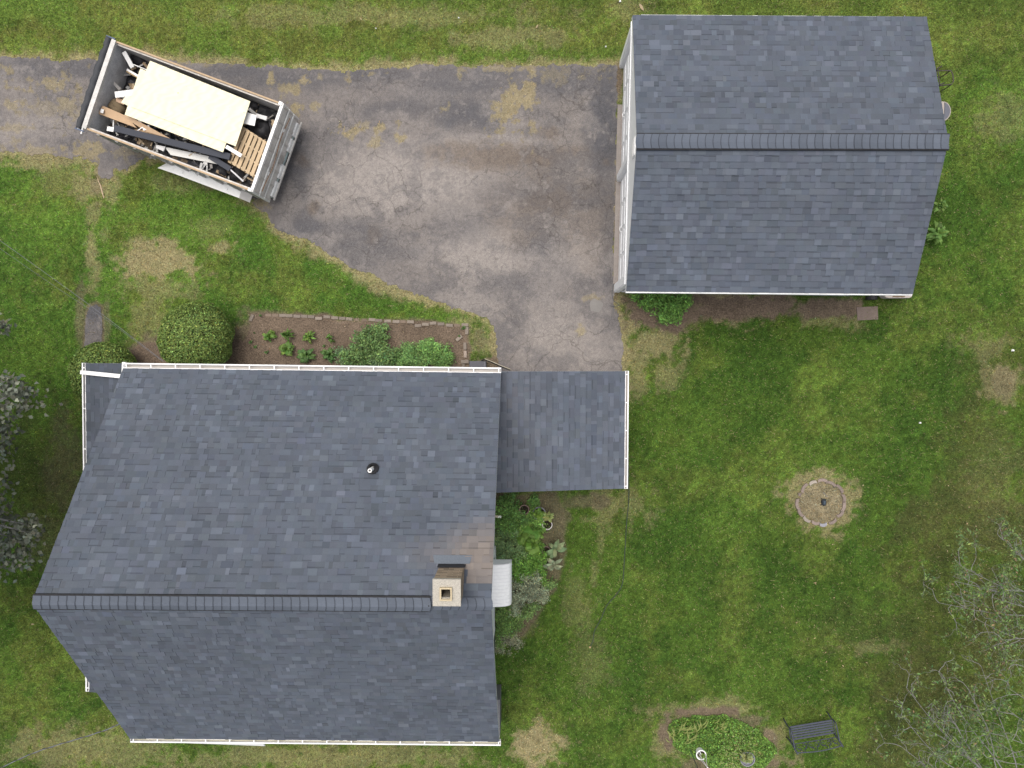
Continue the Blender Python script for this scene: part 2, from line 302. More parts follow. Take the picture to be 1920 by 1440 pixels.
def sheet(name, poly, z, jit, step, matl, kind='structure', fn=drive_color, parent=None):
    xs = [p[0] for p in poly]; ys = [p[1] for p in poly]
    X, Y = np.meshgrid(np.arange(max(min(xs), -19)-.2, max(xs)+.2, step), np.arange(min(ys)-.2, max(ys)+.2, step), indexing='ij')
    n2 = vnoise(X, Y, 2.2, 2, 4, .6); n4 = vnoise(X, Y, 9, 33, 3, .7); d = sdf(X, Y, poly)+(n2-.5)*jit+(n4-.5)*jit*.8
    col, f, mk = fn(X, Y); ok = d < 0; q = ok[:-1, :-1] & ok[1:, :-1] & ok[1:, 1:] & ok[:-1, 1:]
    idx = np.arange(X.size).reshape(X.shape); Fq = np.stack([idx[:-1, :-1], idx[1:, :-1], idx[1:, 1:], idx[:-1, 1:]], -1)[q]
    use, inv = np.unique(Fq, return_inverse=True)
    V = np.stack([X, Y, np.full_like(X, z)], -1).reshape(-1, 3)[use]
    o = link(name, npmesh(name, V, inv.reshape(-1, 4), col.reshape(-1, 3)[use], extra=[('Mask', mk.reshape(-1, 3)[use])]), matl, parent)
    if kind: tag(o, kind=kind)
    return o, X, Y, f, ok
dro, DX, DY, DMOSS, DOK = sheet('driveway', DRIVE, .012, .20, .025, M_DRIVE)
sheet('path', PATHP, .010, .07, .025, M_DRIVE)
# ------------------------------------------------------------------ grass blades
def blades(n, name):
    x = rng.uniform(-15.4, 14.9, n); y = rng.uniform(-12.4, 10.8, n)
    i = np.clip(((x-gx[0])/.04).astype(int), 0, NX-1); j = np.clip(((y-gyv[0])/.04).astype(int), 0, NY-1)
    cov = gcover[i, j]; dryv = gdry[i, j]; c = gcol[i, j]
    # cover on the asphalt only in the mossy patches
    di = ((x-DX[0, 0])/.025).astype(int); dj = ((y-DY[0, 0])/.025).astype(int)
    inb = (di >= 0) & (dj >= 0) & (di < DX.shape[0]) & (dj < DX.shape[1]); di = di.clip(0, DX.shape[0]-1); dj = dj.clip(0, DX.shape[1]-1)
    ond = inb & DOK[di, dj]; ms = np.where(ond, DMOSS[di, dj], 0)
    keep = rng.random(n) < np.where(ond, ms**1.5*.55, cov*(1-.45*dryv)+.03)
    for (x0, x1, y0, y1) in ((2.6, 8.7, 1.95, 7.6), (-9.5, -1.05, -9.1, -.6), (-10.9, -9.4, -8.3, -.5), (-1.2, 2.2, -3.2, -.5)):
        keep &= ~((x > x0) & (x < x1) & (y > y0) & (y < y1))
    x, y, c, ms, dryv = x[keep], y[keep], c[keep], ms[keep], dryv[keep]; n = len(x)
    c = np.where((ms > 0)[:, None], np.array([.28, .235, .125]), c)
    lum = np.exp(rng.normal(.14, .42, n)); hue = rng.normal(0, .13, n)
    n9 = vnoise(x, y, 9, 77, 2); c = c*(lum*(.72+.6*n9))[:, None]*np.stack([1+hue, np.ones(n), 1-hue], -1)
    st = rng.random(n) < .05+.2*dryv; c[st] = np.array([.36, .31, .17])*rng.uniform(.6, 1.2, (st.sum(), 1))
    th = rng.uniform(0, 6.283, n); h = rng.uniform(.015, .05, n); L = rng.uniform(.03, .075, n); wd = rng.uniform(.004, .009, n)
    dx, dy = np.cos(th), np.sin(th); b = np.stack([x, y, np.full(n, .0)], -1); s = np.stack([-dy*wd, dx*wd, 0*wd], -1)
    tip = b+np.stack([dx*L, dy*L, h], -1)
    V = np.stack([b-s, b+s, tip], 1).reshape(-1, 3)
    me = npmesh(name, V, np.arange(3*n).reshape(-1, 3), np.repeat(c, 3, 0)); return me
tag(link('grass', blades(900000, 'grass'), M_GRASS), 'short mown grass, green with straw patches, growing over the whole lawn', 'grass', kind='stuff')
# ------------------------------------------------------------------ roofs
PAL = np.array([.090, .104, .130])
def shingles(mb, A, B, Cc, D, expo=.143, stain=None, seed=0, thick=.011, tone=1.0):
    "A,B = eave left/right, Cc,D = ridge right/left"
    r = random.Random(seed); A, B, Cc, D = map(Vector, (A, B, Cc, D))
    nrm = (B-A).cross(D-A).normalized()
    if nrm.z < 0: nrm = -nrm
    H = ((D-A).length+(Cc-B).length)/2; n = round(H/expo); Wd = (B-A).length
    P = lambda u, v, o=0: A.lerp(B, u).lerp(D.lerp(Cc, u), v)+nrm*o
    mb.face([P(0, 0, -.02), P(1, 0, -.02), P(1, 1, -.02), P(0, 1, -.02)], PAL*.6)
    for i in range(n):
        v0, v1 = i/n, (i+1)/n; ve = min(v1+.012/H, 1); u = 0; x = -r.uniform(0, .2)
        while x < Wd:
            w_ = r.choice((.08, .11, .14, .16, .16, .19, .24)); a = max(x, 0)/Wd; b = min(x+w_, Wd)/Wd; x += w_
            if b <= a: continue
            raised = r.random() < .5; k = math.exp(r.gauss(0, .06)); q = r.random()
            k *= tone
            if raised: k *= 1.03
            if q < .09: k *= 1.2
            elif q > .9: k *= .87
            c = PAL*k*np.array([1+r.gauss(0, .015), 1, 1+r.gauss(0, .02)])
            if stain is not None:
                m_ = P((a+b)/2, (v0+v1)/2); s_ = stain(m_, r)
                c = c*(1-s_)+np.array([.205, .178, .160])*r.uniform(.85, 1.12)*s_
            lo = thick+(.007 if raised else 0)
            mb.face([P(a, v0, lo), P(b, v0, lo), P(b, ve, .001+(.004 if raised else 0)), P(a, ve, .001+(.004 if raised else 0))], c)
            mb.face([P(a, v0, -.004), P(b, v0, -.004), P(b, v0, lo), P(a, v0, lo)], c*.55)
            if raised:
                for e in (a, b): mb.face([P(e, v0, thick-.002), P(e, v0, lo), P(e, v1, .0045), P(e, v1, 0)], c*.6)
            elif r.random() < .65:                          # printed dark band, also painting in the cast shade below the next butt edge
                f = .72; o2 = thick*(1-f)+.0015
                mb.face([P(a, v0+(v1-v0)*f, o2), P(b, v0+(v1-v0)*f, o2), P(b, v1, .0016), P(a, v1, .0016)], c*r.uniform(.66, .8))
def caps(mb, A, B, sn, ss_, halfw, lift, seed=0, side=True, pitch=.17, col=1.0, black=None):
    "ridge caps from A to B. sn, ss_ = downslope unit vectors of both slopes"
    r = random.Random(seed); A = Vector(A); B = Vector(B); L_ = (B-A).length; n = round(L_/pitch); up = Vector((0, 0, 1))
    for i in range(n):
        a, b = A.lerp(B, i/n), A.lerp(B, min((i+1)/n+.012/L_, 1)); c = PAL*1.14*col*math.exp(r.gauss(0, .05))
        pr = []
        for p, o in ((a, lift+.012), (b, lift)):
            row = []
            for t in (-1, -.55, -.18, .18, .55, 1):
                sv = sn if t < 0 else ss_; bow = (1-abs(t)**2)*.035
                row.append(p+sv*abs(t)*halfw+up*(o-.012*(1-abs(t))**3)-(B-A).normalized()*bow*0+(B-A).normalized()*(-bow))
            pr.append(row)
        for k in range(5): mb.face([pr[0][k], pr[0][k+1], pr[1][k+1], pr[1][k]], c)
        for k in range(5): mb.face([pr[0][k]-up*.014, pr[0][k+1]-up*.014, pr[0][k+1], pr[0][k]], c*.45)
        if i:
            dd_ = (A-B).normalized()*.017
            for k in range(5): mb.face([pr[0][k]+dd_-up*.006, pr[0][k+1]+dd_-up*.006, pr[0][k+1]-up*.004, pr[0][k]-up*.004], c*.62)
    if black is not None:
        for t, sv in ((-1, sn), (1, ss_)):
            o1 = sv*(halfw+.028); o0 = sv*(halfw-.05)
            black.hexa([A+o0+up*.004, B+o0+up*.004, B+o1+up*.004, A+o1+up*.004, A+o0+up*(lift-.003), B+o0+up*(lift-.003), B+o1+up*(lift-.004), A+o1+up*(lift-.004)], (.02, .02, .022))
def prism_walls(mb, x0, x1, y0, y1, zt, ridge=None, ry=None, lap=.11, lapd=.012, sides='NSEW', c=(.74, .76, .79)):
    "lapped siding: each board leans out at its lower edge"
    def board(p, q, za, zb, out):
        mb.face([(p[0]+out[0]*lapd, p[1]+out[1]*lapd, za), (q[0]+out[0]*lapd, q[1]+out[1]*lapd, za), (q[0], q[1], zb), (p[0], p[1], zb)], c)
        mb.face([(p[0], p[1], za), (q[0], q[1], za), (q[0]+out[0]*lapd, q[1]+out[1]*lapd, za), (p[0]+out[0]*lapd, p[1]+out[1]*lapd, za)], c)
    z = .3; top = ridge or zt
    while z < top-.01:
        zb = min(z+lap, top)
        if z < zt:
            ze = min(zb, zt)
            if 'N' in sides: board((x0, y1), (x1, y1), z, ze, (0, 1))
            if 'S' in sides: board((x0, y0), (x1, y0), z, ze, (0, -1))
        ya, yb = y0, y1
        if ridge and z > zt:
            f = (z-zt)/(ridge-zt); ya = y0+(ry-y0)*f; yb = y1+(ry-y1)*f
        if 'E' in sides: board((x1, ya), (x1, yb), z, zb, (1, 0))
        if 'W' in sides: board((x0, ya), (x0, yb), z, zb, (-1, 0))
        z = zb
    mb.box((x0+.02, y0+.02, 0), (x1-.02, y1-.02, .3), (.3, .29, .28))
    mb.box((x0+.03, y0+.03, .3), (x1-.03, y1-.03, zt-.05), c)
HG = []
def gutter(mb, hang, A, B, out, wd=.12, h=.10, inner=(.42, .40, .38), spacing=.6, end=True):
    "open trough along A-B (top back edge), out = outward unit vector"
    A = Vector(A); B = Vector(B); o = Vector(out); d = (B-A).normalized(); up = Vector((0, 0, 1)); W_ = (.86, .86, .87)
    def strip(o0, o1, z0, z1, c): mb.hexa([A+o*o0+up*z0, B+o*o0+up*z0, B+o*o1+up*z0, A+o*o1+up*z0, A+o*o0+up*z1, B+o*o0+up*z1, B+o*o1+up*z1, A+o*o1+up*z1], c)
    strip(0, .006, -h, 0, W_); strip(.006, wd-.006, -h, -h+.006, inner); strip(wd-.006, wd, -h, .012, W_); strip(wd-.03, wd-.006, .004, .012, W_); strip(.006, .022, -.004, .004, W_)
    strip(.04, .05, -h+.006, -h+.02, (.6, .55, .5))
    if end:
        for p, s in ((A, -1), (B, 1)):
            mb.hexa([p+o*0+up*-h, p+d*s*.006+up*-h, p+o*wd+d*s*.006+up*-h, p+o*wd+up*-h, p+up*.01, p+d*s*.006+up*.01, p+o*wd+d*s*.006+up*.01, p+o*wd+up*.01], W_)
    n = max(2, round((B-A).length/spacing))
    for i in range(n+1):
        if i in (0, n) and not end: continue
        p = A.lerp(B, (i+.1)/(n+.2)) if n else A
        hang = MB(); HG.append(hang); hang.hexa([p+o*.0+up*.006, p+d*.025+up*.006, p+o*(wd-.004)+d*.025+up*.013, p+o*(wd-.004)+up*.013, p+up*.011, p+d*.025+up*.011, p+o*(wd-.004)+d*.025+up*.018, p+o*(wd-.004)+up*.018], (.9, .9, .9))
# ---------------- house
HE, HR = 2.976, 6.243
eNL, eNR = at(231, 691, HE), at(939, 700, HE); rL, rR = at(60, 1130, HR), at(921, 1135, HR); eSL, eSR = at(244, 1384, HE), at(936, 1390, HE)
house = empty('house', ((eNL.x+eNR.x)/2, (rL.y+rR.y)/2, 0), 'white house with a blue grey shingled gable roof and a masonry chimney', 'house')
mb = MB(); prism_walls(mb, -9.5, -.98, -9.12, -.62, 2.85, HR-.14, -4.9); mb.build('wall', M_SIDING, house)
q0 = at(925, 1010, 5.2)
def stain(p, r):
    px, py = to_px(np.array([p.x]), np.array([p.y]), p.z); px, py = px[0], py[0]
    if py > 1092 or px < 735: return 0
    k = max(0, min(1, (px-800)/75))*max(0, min(1, (py-955+(px-925)*.25)/60))
    k2 = max(0, min(1, (px-735)/90))*max(0, min(1, (py-1000)/30))*.35*(1 if py < 1062 else 0)
    k = max(k*.9, k2)
    if px < 868 and py > 1050: k = k2*.4
    return max(0, min(.95, k*r.uniform(.75, 1.1)))
mb = MB()
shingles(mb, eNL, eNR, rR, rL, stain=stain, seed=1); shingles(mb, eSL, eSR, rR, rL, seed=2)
roof = mb.build('roof', M_SH, house)
def under(mb, pts, t=.10, c=(.74, .75, .77)):
    "roof deck with white barge boards"
    mb.slab([Vector(p)-Vector((0, 0, .025)) for p in pts], t, c)
mb = MB(); under(mb, [eNL, rL, rR, eNR]); under(mb, [eSL, eSR, rR, rL]); mb.build('roof_deck', M_WHITE, roof)
def slope_dir(a, b): return (Vector(a)-Vector(b)).normalized()
sn = slope_dir(eNL.lerp(eNR, .5), rL.lerp(rR, .5)); sS = slope_dir(eSL.lerp(eSR, .5), rL.lerp(rR, .5)); up = Vector((0, 0, 1))
vent_end = rL.lerp(rR, (807-60)/(921-60))
mb = MB(); bl = MB(); caps(mb, vent_end+up*.02, rL+up*.02, sn, sS, .165, .05, 3, black=bl)
mb.box((vent_end.x-.02, vent_end.y-.01, vent_end.z-.04), (vent_end.x+.004, vent_end.y+.01, vent_end.z+.06), (.03, .03, .03))
rv = mb.build('ridge_vent', M_SH, roof); bl.build('vent_slot', M_BLACK, rv)
mb = MB(); caps(mb, rR, vent_end+Vector((.05, 0, 0)), sn, sS, .15, .022, 4, col=.97); mb.build('ridge_cap', M_SH, roof)
# gutters
mb = MB(); hg = MB(); gutter(mb, hg, eNL+Vector((0, .005, -.02)), eNR+Vector((0, .005, -.02)), (0, 1, 0), .13); g = mb.build('gutter', M_WHITEC, house); [h__.build('gutter_hanger', M_WHITE, g) for h__ in HG]; HG.clear()
mb = MB(); hg = MB(); gutter(mb, hg, eSL+Vector((0, -.005, -.02)), eSR+Vector((.03, -.005, -.02)), (0, -1, 0), .11, inner=(.55, .53, .42)); g = mb.build('gutter', M_WHITEC, house); [h__.build('gutter_hanger', M_WHITE, g) for h__ in HG]; HG.clear()
# chimney
CT = 6.70; a_ = at(811, 1086, CT); b_ = at(864, 1137, CT); cx0, cx1, cy1, cy0 = a_.x, b_.x, a_.y, b_.y
mb = MB(); z = 5.0; k = 0
while z < CT-.09:
    rk = random.Random(k)
    for (p, q, o) in (((cx0+.02, cy1-.02), (cx1-.02, cy1-.02), (0, 1)), ((cx1-.02, cy1-.02), (cx1-.02, cy0+.02), (1, 0)), ((cx1-.02, cy0+.02), (cx0+.02, cy0+.02), (0, -1)), ((cx0+.02, cy0+.02), (cx0+.02, cy1-.02), (-1, 0))):
        p = Vector((*p, 0)); q = Vector((*q, 0)); L_ = (q-p).length; d = (q-p).normalized(); ov = Vector((*o, 0)); x = -(.11 if k % 2 else 0)
        while x < L_:
            a = max(x, 0); b = min(x+.205, L_); x += .215
            if b-a < .02: continue
            P0 = p+d*a+up*z; P1 = p+d*b+up*z; c = np.array([.26, .205, .15])*rk.uniform(.7, 1.35)
            mb.hexa([P0-ov*.05, P1-ov*.05, P1+ov*.008, P0+ov*.008, P0-ov*.05+up*.050, P1-ov*.05+up*.050, P1+ov*.008+up*.050, P0+ov*.008+up*.050], c)
    z += .067; k += 1
mb.box((cx0+.0215, cy0+.0215, 5.0), (cx0+.16, cy1-.0215, CT-.07), (.50, .45, .36)); mb.box((cx1-.16, cy0+.0215, 5.0), (cx1-.0215, cy1-.0215, CT-.07), (.50, .45, .36))
mb.box((cx0+.16, cy0+.0215, 5.0), (cx1-.16, cy0+.15, CT-.07), (.50, .45, .36)); mb.box((cx0+.16, cy1-.15, 5.0), (cx1-.16, cy1-.0215, CT-.07), (.50, .45, .36))
ch = mb.build('chimney', M_CONC, roof)
def frame_box(mb, x0, x1, y0, y1, z0, z1, t, c):
    mb.box((x0, y0, z0), (x1, y0+t, z1), c); mb.box((x0, y1-t, z0), (x1, y1, z1), c); mb.box((x0, y0+t, z0), (x0+t, y1-t, z1), c); mb.box((x1-t, y0+t, z0), (x1, y1-t, z1), c)
mb = MB(); frame_box(mb, cx0, cx1, cy0, cy1, CT-.07, CT, .165, (.40, .375, .325)); mb.build('chimney_crown', mat('pebbled_mortar', rough=.95, amp=.35, scale=55, bump=.5, bscale=90), ch)
mb = MB(); fx, fy = (cx0+cx1)/2-.012, (cy0+cy1)/2-.015
frame_box(mb, fx-.115, fx+.115, fy-.125, fy+.125, CT-.35, CT+.05, .03, (.50, .42, .28)); mb.box((fx-.085, fy-.095, CT-.96), (fx+.085, fy+.095, CT-.94), (.01, .01, .01)); frame_box(mb, fx-.0849, fx+.0849, fy-.0949, fy+.0949, CT-.95, CT+.0, .004, (.07, .055, .04)); mb.build('flue', M_CONC, ch, bevel=.008)
zr = lambda y: HR-abs(y+4.87)*.727
mb = MB(); y1_ = cy1; mb.hexa([(cx0-.01, y1_, zr(y1_)), (cx1+.01, y1_, zr(y1_)), (cx1+.01, y1_+.012, zr(y1_)), (cx0-.01, y1_+.012, zr(y1_)), (cx0-.01, y1_, zr(y1_)+.22), (cx1+.01, y1_, zr(y1_)+.22), (cx1+.01, y1_+.012, zr(y1_)+.22), (cx0-.01, y1_+.012, zr(y1_)+.22)], (.03, .03, .035))
mb.hexa([(cx0-.09, y1_+.02, zr(y1_)+.014), (cx1+.09, y1_+.02, zr(y1_)+.014), (cx1+.13, y1_+.16, zr(y1_+.16)+.014), (cx0-.13, y1_+.16, zr(y1_+.16)+.014),
         (cx0-.09, y1_+.02, zr(y1_)+.024), (cx1+.09, y1_+.02, zr(y1_)+.024), (cx1+.13, y1_+.16, zr(y1_+.16)+.024), (cx0-.13, y1_+.16, zr(y1_+.16)+.024)], (.13, .15, .18))
mb.build('flashing', M_ATTR, ch)
# plumbing vent
vp = at(699, 879, 4.3); vz = zr(vp.y); vp = at(699, 879, vz)
mb = MB(); n_ = Vector((0, .588, .809)); mb.lathe([(.0, .0), (.135, .0), (.13, .012), (.11, .02), (.06, .07), (.045, .09)], (0, 0, 0), 24, (.03, .03, .032))
Mx = Matrix.Translation(vp+n_*.012) @ n_.to_track_quat('Z', 'Y').to_matrix().to_4x4()
mb.v = [tuple(Mx @ Vector(v)) for v in mb.v]; pv = mb.build('plumbing_vent', M_BLACK, roof, smooth=True)
mb = MB(); mb.lathe([(.045, -.02), (.045, .30), (.028, .30), (.028, .05)], vp+Vector((0, .01, 0)), 20, (.85, .85, .84)); mb.build('pipe', M_WHITEC, pv, smooth=False)
# west lean-to porch
def zq(px, py, z): return at(px, py, z)
wo0, wo1 = at(161, 681, 2.5), at(168, 1297, 2.5); wi0 = Vector((-9.5, wo0.y, 2.80)); wi1 = Vector((-9.5, wo1.y, 2.80))
mb = MB(); shingles(mb, wo1, wo0, wi0, wi1, seed=5, tone=.80); wr = mb.build('porch_roof', M_SH, house)  # darker tone paints in the shade on this west-facing slope
mb = MB(); under(mb, [wo1, wi1, wi0, wo0], .09); mb.build('roof_deck', M_WHITE, wr)
mb = MB(); prism_walls(mb, wo0.x+.18, -9.52, wo1.y+.15, wo0.y-.15, 2.4); mb.build('porch_wall', M_SIDING, house)
mb = MB(); hg = MB(); gutter(mb, hg, wo0+Vector((-.02, 0, -.03)), wo1+Vector((-.02, 0, -.03)), (-1, 0, 0), .095, spacing=1.05); g = mb.build('gutter', M_WHITEC, house); [h__.build('gutter_hanger', M_WHITE, g) for h__ in HG]; HG.clear()
p0 = at(152, 698, 2.56); p1 = at(232, 706, 2.86); mb = MB(); mb.beam(p0, p1, .10, .07, (.86, .86, .87)); mb.beam(p1, (p1.x+.05, p1.y+.35, 2.9), .09, .07, (.86, .86, .87)); mb.build('downspout', M_WHITEC, house, bevel=.012)
# east lean-to porch
po0, po1 = at(1172, 696, 2.39), at(1170, 916, 2.39); pi0 = Vector((-.98, po0.y, 2.655)); pi1 = Vector((-.98, at(931, 924, 2.64).y, 2.655))
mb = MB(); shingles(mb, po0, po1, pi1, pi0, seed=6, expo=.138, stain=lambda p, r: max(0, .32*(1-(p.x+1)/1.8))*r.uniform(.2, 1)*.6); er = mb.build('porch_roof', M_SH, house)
mb = MB(); under(mb, [po0, po1, pi1, pi0], .09); mb.build('roof_deck', M_WHITE, er)
mb = MB(); prism_walls(mb, -.96, 2.1, po1.y+.25, po0.y-.2, 2.28); mb.build('porch_wall', M_SIDING, house)
mb = MB(); hg = MB(); gutter(mb, hg, po0+Vector((.005, 0, -.02)), po1+Vector((.005, 0, -.02)), (1, 0, 0), .09, spacing=.72, inner=(.30, .26, .24)); g = mb.build('gutter', M_WHITEC, house); [h__.build('gutter_hanger', M_WHITE, g) for h__ in HG]; HG.clear()
# door awning on the east gable
aw0, aw1 = at(958, 1052, 2.1), at(958, 1128, 2.1); mb = MB(); prof = []
for i in range(13):
    t = i/12; x = -.97+(aw0.x+.02+.97)*math.sin(t*math.pi/2)**.9*1.0; z = 2.12+.36*math.cos(t*math.pi/2)**.55 if i < 12 else 2.06
    prof.append((x, z))
for (xa, za), (xb, zb) in zip(prof, prof[1:]):
    mb.hexa([(xa, aw1.y, za-.012), (xb, aw1.y, zb-.012), (xb, aw0.y, zb-.012), (xa, aw0.y, za-.012), (xa, aw1.y, za), (xb, aw1.y, zb), (xb, aw0.y, zb), (xa, aw0.y, za)], (.92, .92, .92))
for yy in (aw0.y, aw1.y-.012):
    for (xa, za), (xb, zb) in zip(prof, prof[1:]): mb.hexa([(xa, yy, 2.0), (xb, yy, 2.0), (xb, yy+.012, 2.0), (xa, yy+.012, 2.0), (xa, yy, za-.012), (xb, yy, zb-.012), (xb, yy+.012, zb-.012), (xa, yy+.012, za-.012)], (.75, .75, .76))
for k in range(1, 12):
    yy = aw1.y+(aw0.y-aw1.y)*k/12
    for (xa, za), (xb, zb) in zip(prof, prof[1:]): mb.beam((xa, yy, za+.004), (xb, yy, zb+.004), .012, .012, (.84, .84, .85))
mb.build('awning', M_WHITEC, house)
# shallow south awning over the windows
s0, s1 = at(320, 1392, 2.24), at(497, 1399, 2.24); mb = MB()
mb.hexa([(s0.x, s0.y+.35, 2.42), (s1.x, s0.y+.35, 2.42), (s1.x, s1.y-.0, 2.22), (s0.x, s1.y+.06, 2.22), (s0.x+.03, s0.y+.35, 2.6), (s1.x-.03, s0.y+.35, 2.6), (s1.x, s1.y, 2.24), (s0.x, s1.y+.06, 2.24)], (.84, .84, .85)); mb.build('awning', M_WHITEC, house)
# east wall bits: window, downspout elbow
mb = MB(); mb.box((-.97, -8.2, 1.0), (-.93, -7.3, 2.1), (.85, .85, .86)); w_o = mb.build('window', M_WHITEC, house)
mb = MB(); mb.box((-.929, -8.12, 1.08), (-.925, -7.38, 2.02), (.05, .06, .07)); mb.build('pane', M_ATTR, w_o)
e0 = at(930, 968, .25); mb = MB(); mb.tube([e0+Vector((-.06, .05, .25)), e0+Vector((-.02, .03, .12)), e0+Vector((.05, 0, .02))], .035, 8, (.62, .55, .42)); mb.tube([e0+Vector((.05, 0, .02)), e0+Vector((.13, -.02, -.02))], .04, 8, (.85, .85, .82)); mb.build('drain_outlet', M_ATTR, house)
e0 = at(936, 1345, .9); mb = MB(); mb.box((-.93, at(936, 1384, .9).y, 0), (e0.x+.02, at(936, 1312, .9).y, .9), (.14, .14, .15)); mb.build('cellar_hatch', M_ATTR, house, bevel=.01)
mb = MB(); mb.box((-.97, -6.25, .3), (-.93, -5.25, 2.04), (.85, .85, .86)); dd_ = mb.build('door', M_WHITEC, house); mb = MB(); mb.box((-.929, -6.15, 1.2), (-.925, -5.35, 1.95), (.05, .06, .07)); mb.build('pane', M_ATTR, dd_)
for x_, y_, ax_w in ((-8.6, -9.135, 0), (-5.6, -9.135, 0), (-3.0, -9.135, 0)):
    mb = MB(); mb.box((x_, y_-.03, 1.0), (x_+1.0, y_, 2.15), (.85, .85, .86)); wn = mb.build('window', M_WHITEC, house); mb = MB(); mb.box((x_+.07, y_-.034, 1.07), (x_+.93, y_-.03, 1.56), (.05, .06, .07)); mb.box((x_+.07, y_-.034, 1.6), (x_+.93, y_-.03, 2.08), (.05, .06, .07)); mb.build('pane', M_ATTR, wn)
# ---------------- garage
GE, GR = 2.786, 3.939; TI = -.01645
gNL, gNR, gRL, gRR, gSL, gSR = at(1186, 29, GE), at(1737, 32, GE), at(1194, 265, GR), at(1778, 266, GR), at(1174, 546, GE), at(1711, 551, GE)
garage = empty('garage', (2.43, 1.68, 0), 'detached white two door garage with a blue grey shingle roof and ridge vent', 'garage', rz=-TI)
garage.rotation_euler = (0, 0, -.019); GM = Matrix.Translation((2.325, 1.70, 0)) @ Matrix.Rotation(-.019, 4, 'Z'); garage.location = (2.325, 1.70, 0)
GL, GW = 6.24, 6.28          # depth in x, width in y (local frame: origin = south west corner of the walls)
mb = MB(); prism_walls(mb, .16, GL, 0, GW, 2.62, GR-.16, 3.02, sides='NSE')
mb.v = [tuple(GM @ Vector(v)) for v in mb.v]; mb.build('wall', M_SIDING, garage)
# front: pilasters, header and gable face, standing 0.13 proud of the doors
mb = MB(); Wc = (.84, .85, .87); D1, D2 = (3.19, 6.07), (.24, 3.02); HD = 2.2
for (a, b) in ((6.07, 6.28), (3.02, 3.19), (0, .24)):
    mb.box((0, a, 0), (.13, b, HD), Wc); mb.box((-.018, a+.03, 0), (0, b-.03, HD), Wc)
for s_ in (D1, D2):
    mb.box((-.02, s_[0]-.06, .0), (.0, s_[0]-.0, HD+.07), Wc) if s_[0] > .5 else None
hp = [(0, 0, HD), (0, GW, HD), (0, GW, 2.62), (0, 3.02, GR-.17), (0, 0, 2.62)]
mb.face(hp, Wc); mb.face([(p[0]+.13, p[1], p[2]) for p in hp[::-1]], Wc); mb.face([(0, 0, HD), (.13, 0, HD), (.13, GW, HD), (0, GW, HD)], Wc)
mb.box((-.03, 0, HD-.01), (-.004, GW, HD+.10), (.84, .85, .88))
mb.box((0.14, .02, 0), (.155, GW-.02, 2.6), Wc)
mb.v = [tuple(GM @ Vector(v)) for v in mb.v]; mb.build('front_wall', M_WHITE, garage)
for s_, hy in ((D1, .5), (D2, .45)):
    mb = MB(); nr, nc = 4, 4
    mb.box((.10, s_[0], .03), (.13, s_[1], HD), (.85, .85, .84))
    for r_ in range(nr):
        for c_ in range(nc):
            ya = s_[0]+(s_[1]-s_[0])*(c_+.08)/nc; yb = s_[0]+(s_[1]-s_[0])*(c_+.92)/nc; za = .03+(HD-.03)*(r_+.14)/nr; zb = .03+(HD-.03)*(r_+.86)/nr
            mb.box((.085, ya, za), (.0995, yb, zb), (.85, .85, .84))
    mb.v = [tuple(GM @ Vector(v)) for v in mb.v]; dr_ = mb.build('garage_door', M_WHITE, garage, bevel=.004)
    mb = MB(); yc = (s_[0]+s_[1])/2
    pts = [GM @ Vector((.085-.06*math.sin(t), yc+.07*math.cos(t), .62)) for t in np.linspace(0, math.pi, 9)]
    mb.tube(pts, .010, 6, (.8, .8, .8)); mb.build('door_handle', M_WHITEC, dr_)
mb = MB(); mb.box((-.04, .24, 0), (.10, 3.02, .028), (.27, .24, .22)); mb.box((-.04, 3.19, 0), (.10, 5.1, .028), (.27, .24, .22)); mb.v = [tuple(GM @ Vector(v)) for v in mb.v]; mb.build('door_sill', M_CONC, garage)
mb = MB(); mb.box((-.03, 2.80, 3.05), (0, 3.22, 3.45), (.85, .85, .84)); 
for k in range(6): mb.box((-.04, 2.84, 3.08+k*.06), (-.03, 3.18, 3.11+k*.06), (.7, .7, .69))
mb.v = [tuple(GM @ Vector(v)) for v in mb.v]; mb.build('gable_vent', M_WHITEC, garage)
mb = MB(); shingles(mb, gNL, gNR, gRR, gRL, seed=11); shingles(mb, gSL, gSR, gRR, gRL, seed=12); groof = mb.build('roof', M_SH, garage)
mb = MB(); under(mb, [gNL, gRL, gRR, gNR], .12); under(mb, [gSL, gSR, gRR, gRL], .12)
mb.beam(gSL+Vector((0, -.02, -.09)), gSR+Vector((0, -.02, -.09)), .03, .14, (.8, .8, .8)); mb.build('roof_deck', M_WHITE, groof)
sn = slope_dir(gNL.lerp(gNR, .5), gRL.lerp(gRR, .5)); sS = slope_dir(gSL.lerp(gSR, .5), gRL.lerp(gRR, .5))
mb = MB(); bl = MB(); caps(mb, gRL+up*.02, gRR+up*.02+Vector((.02, 0, 0)), sn, sS, .165, .05, 13, black=bl); rv = mb.build('ridge_vent', M_SH, groof); bl.build('vent_slot', M_BLACK, rv)
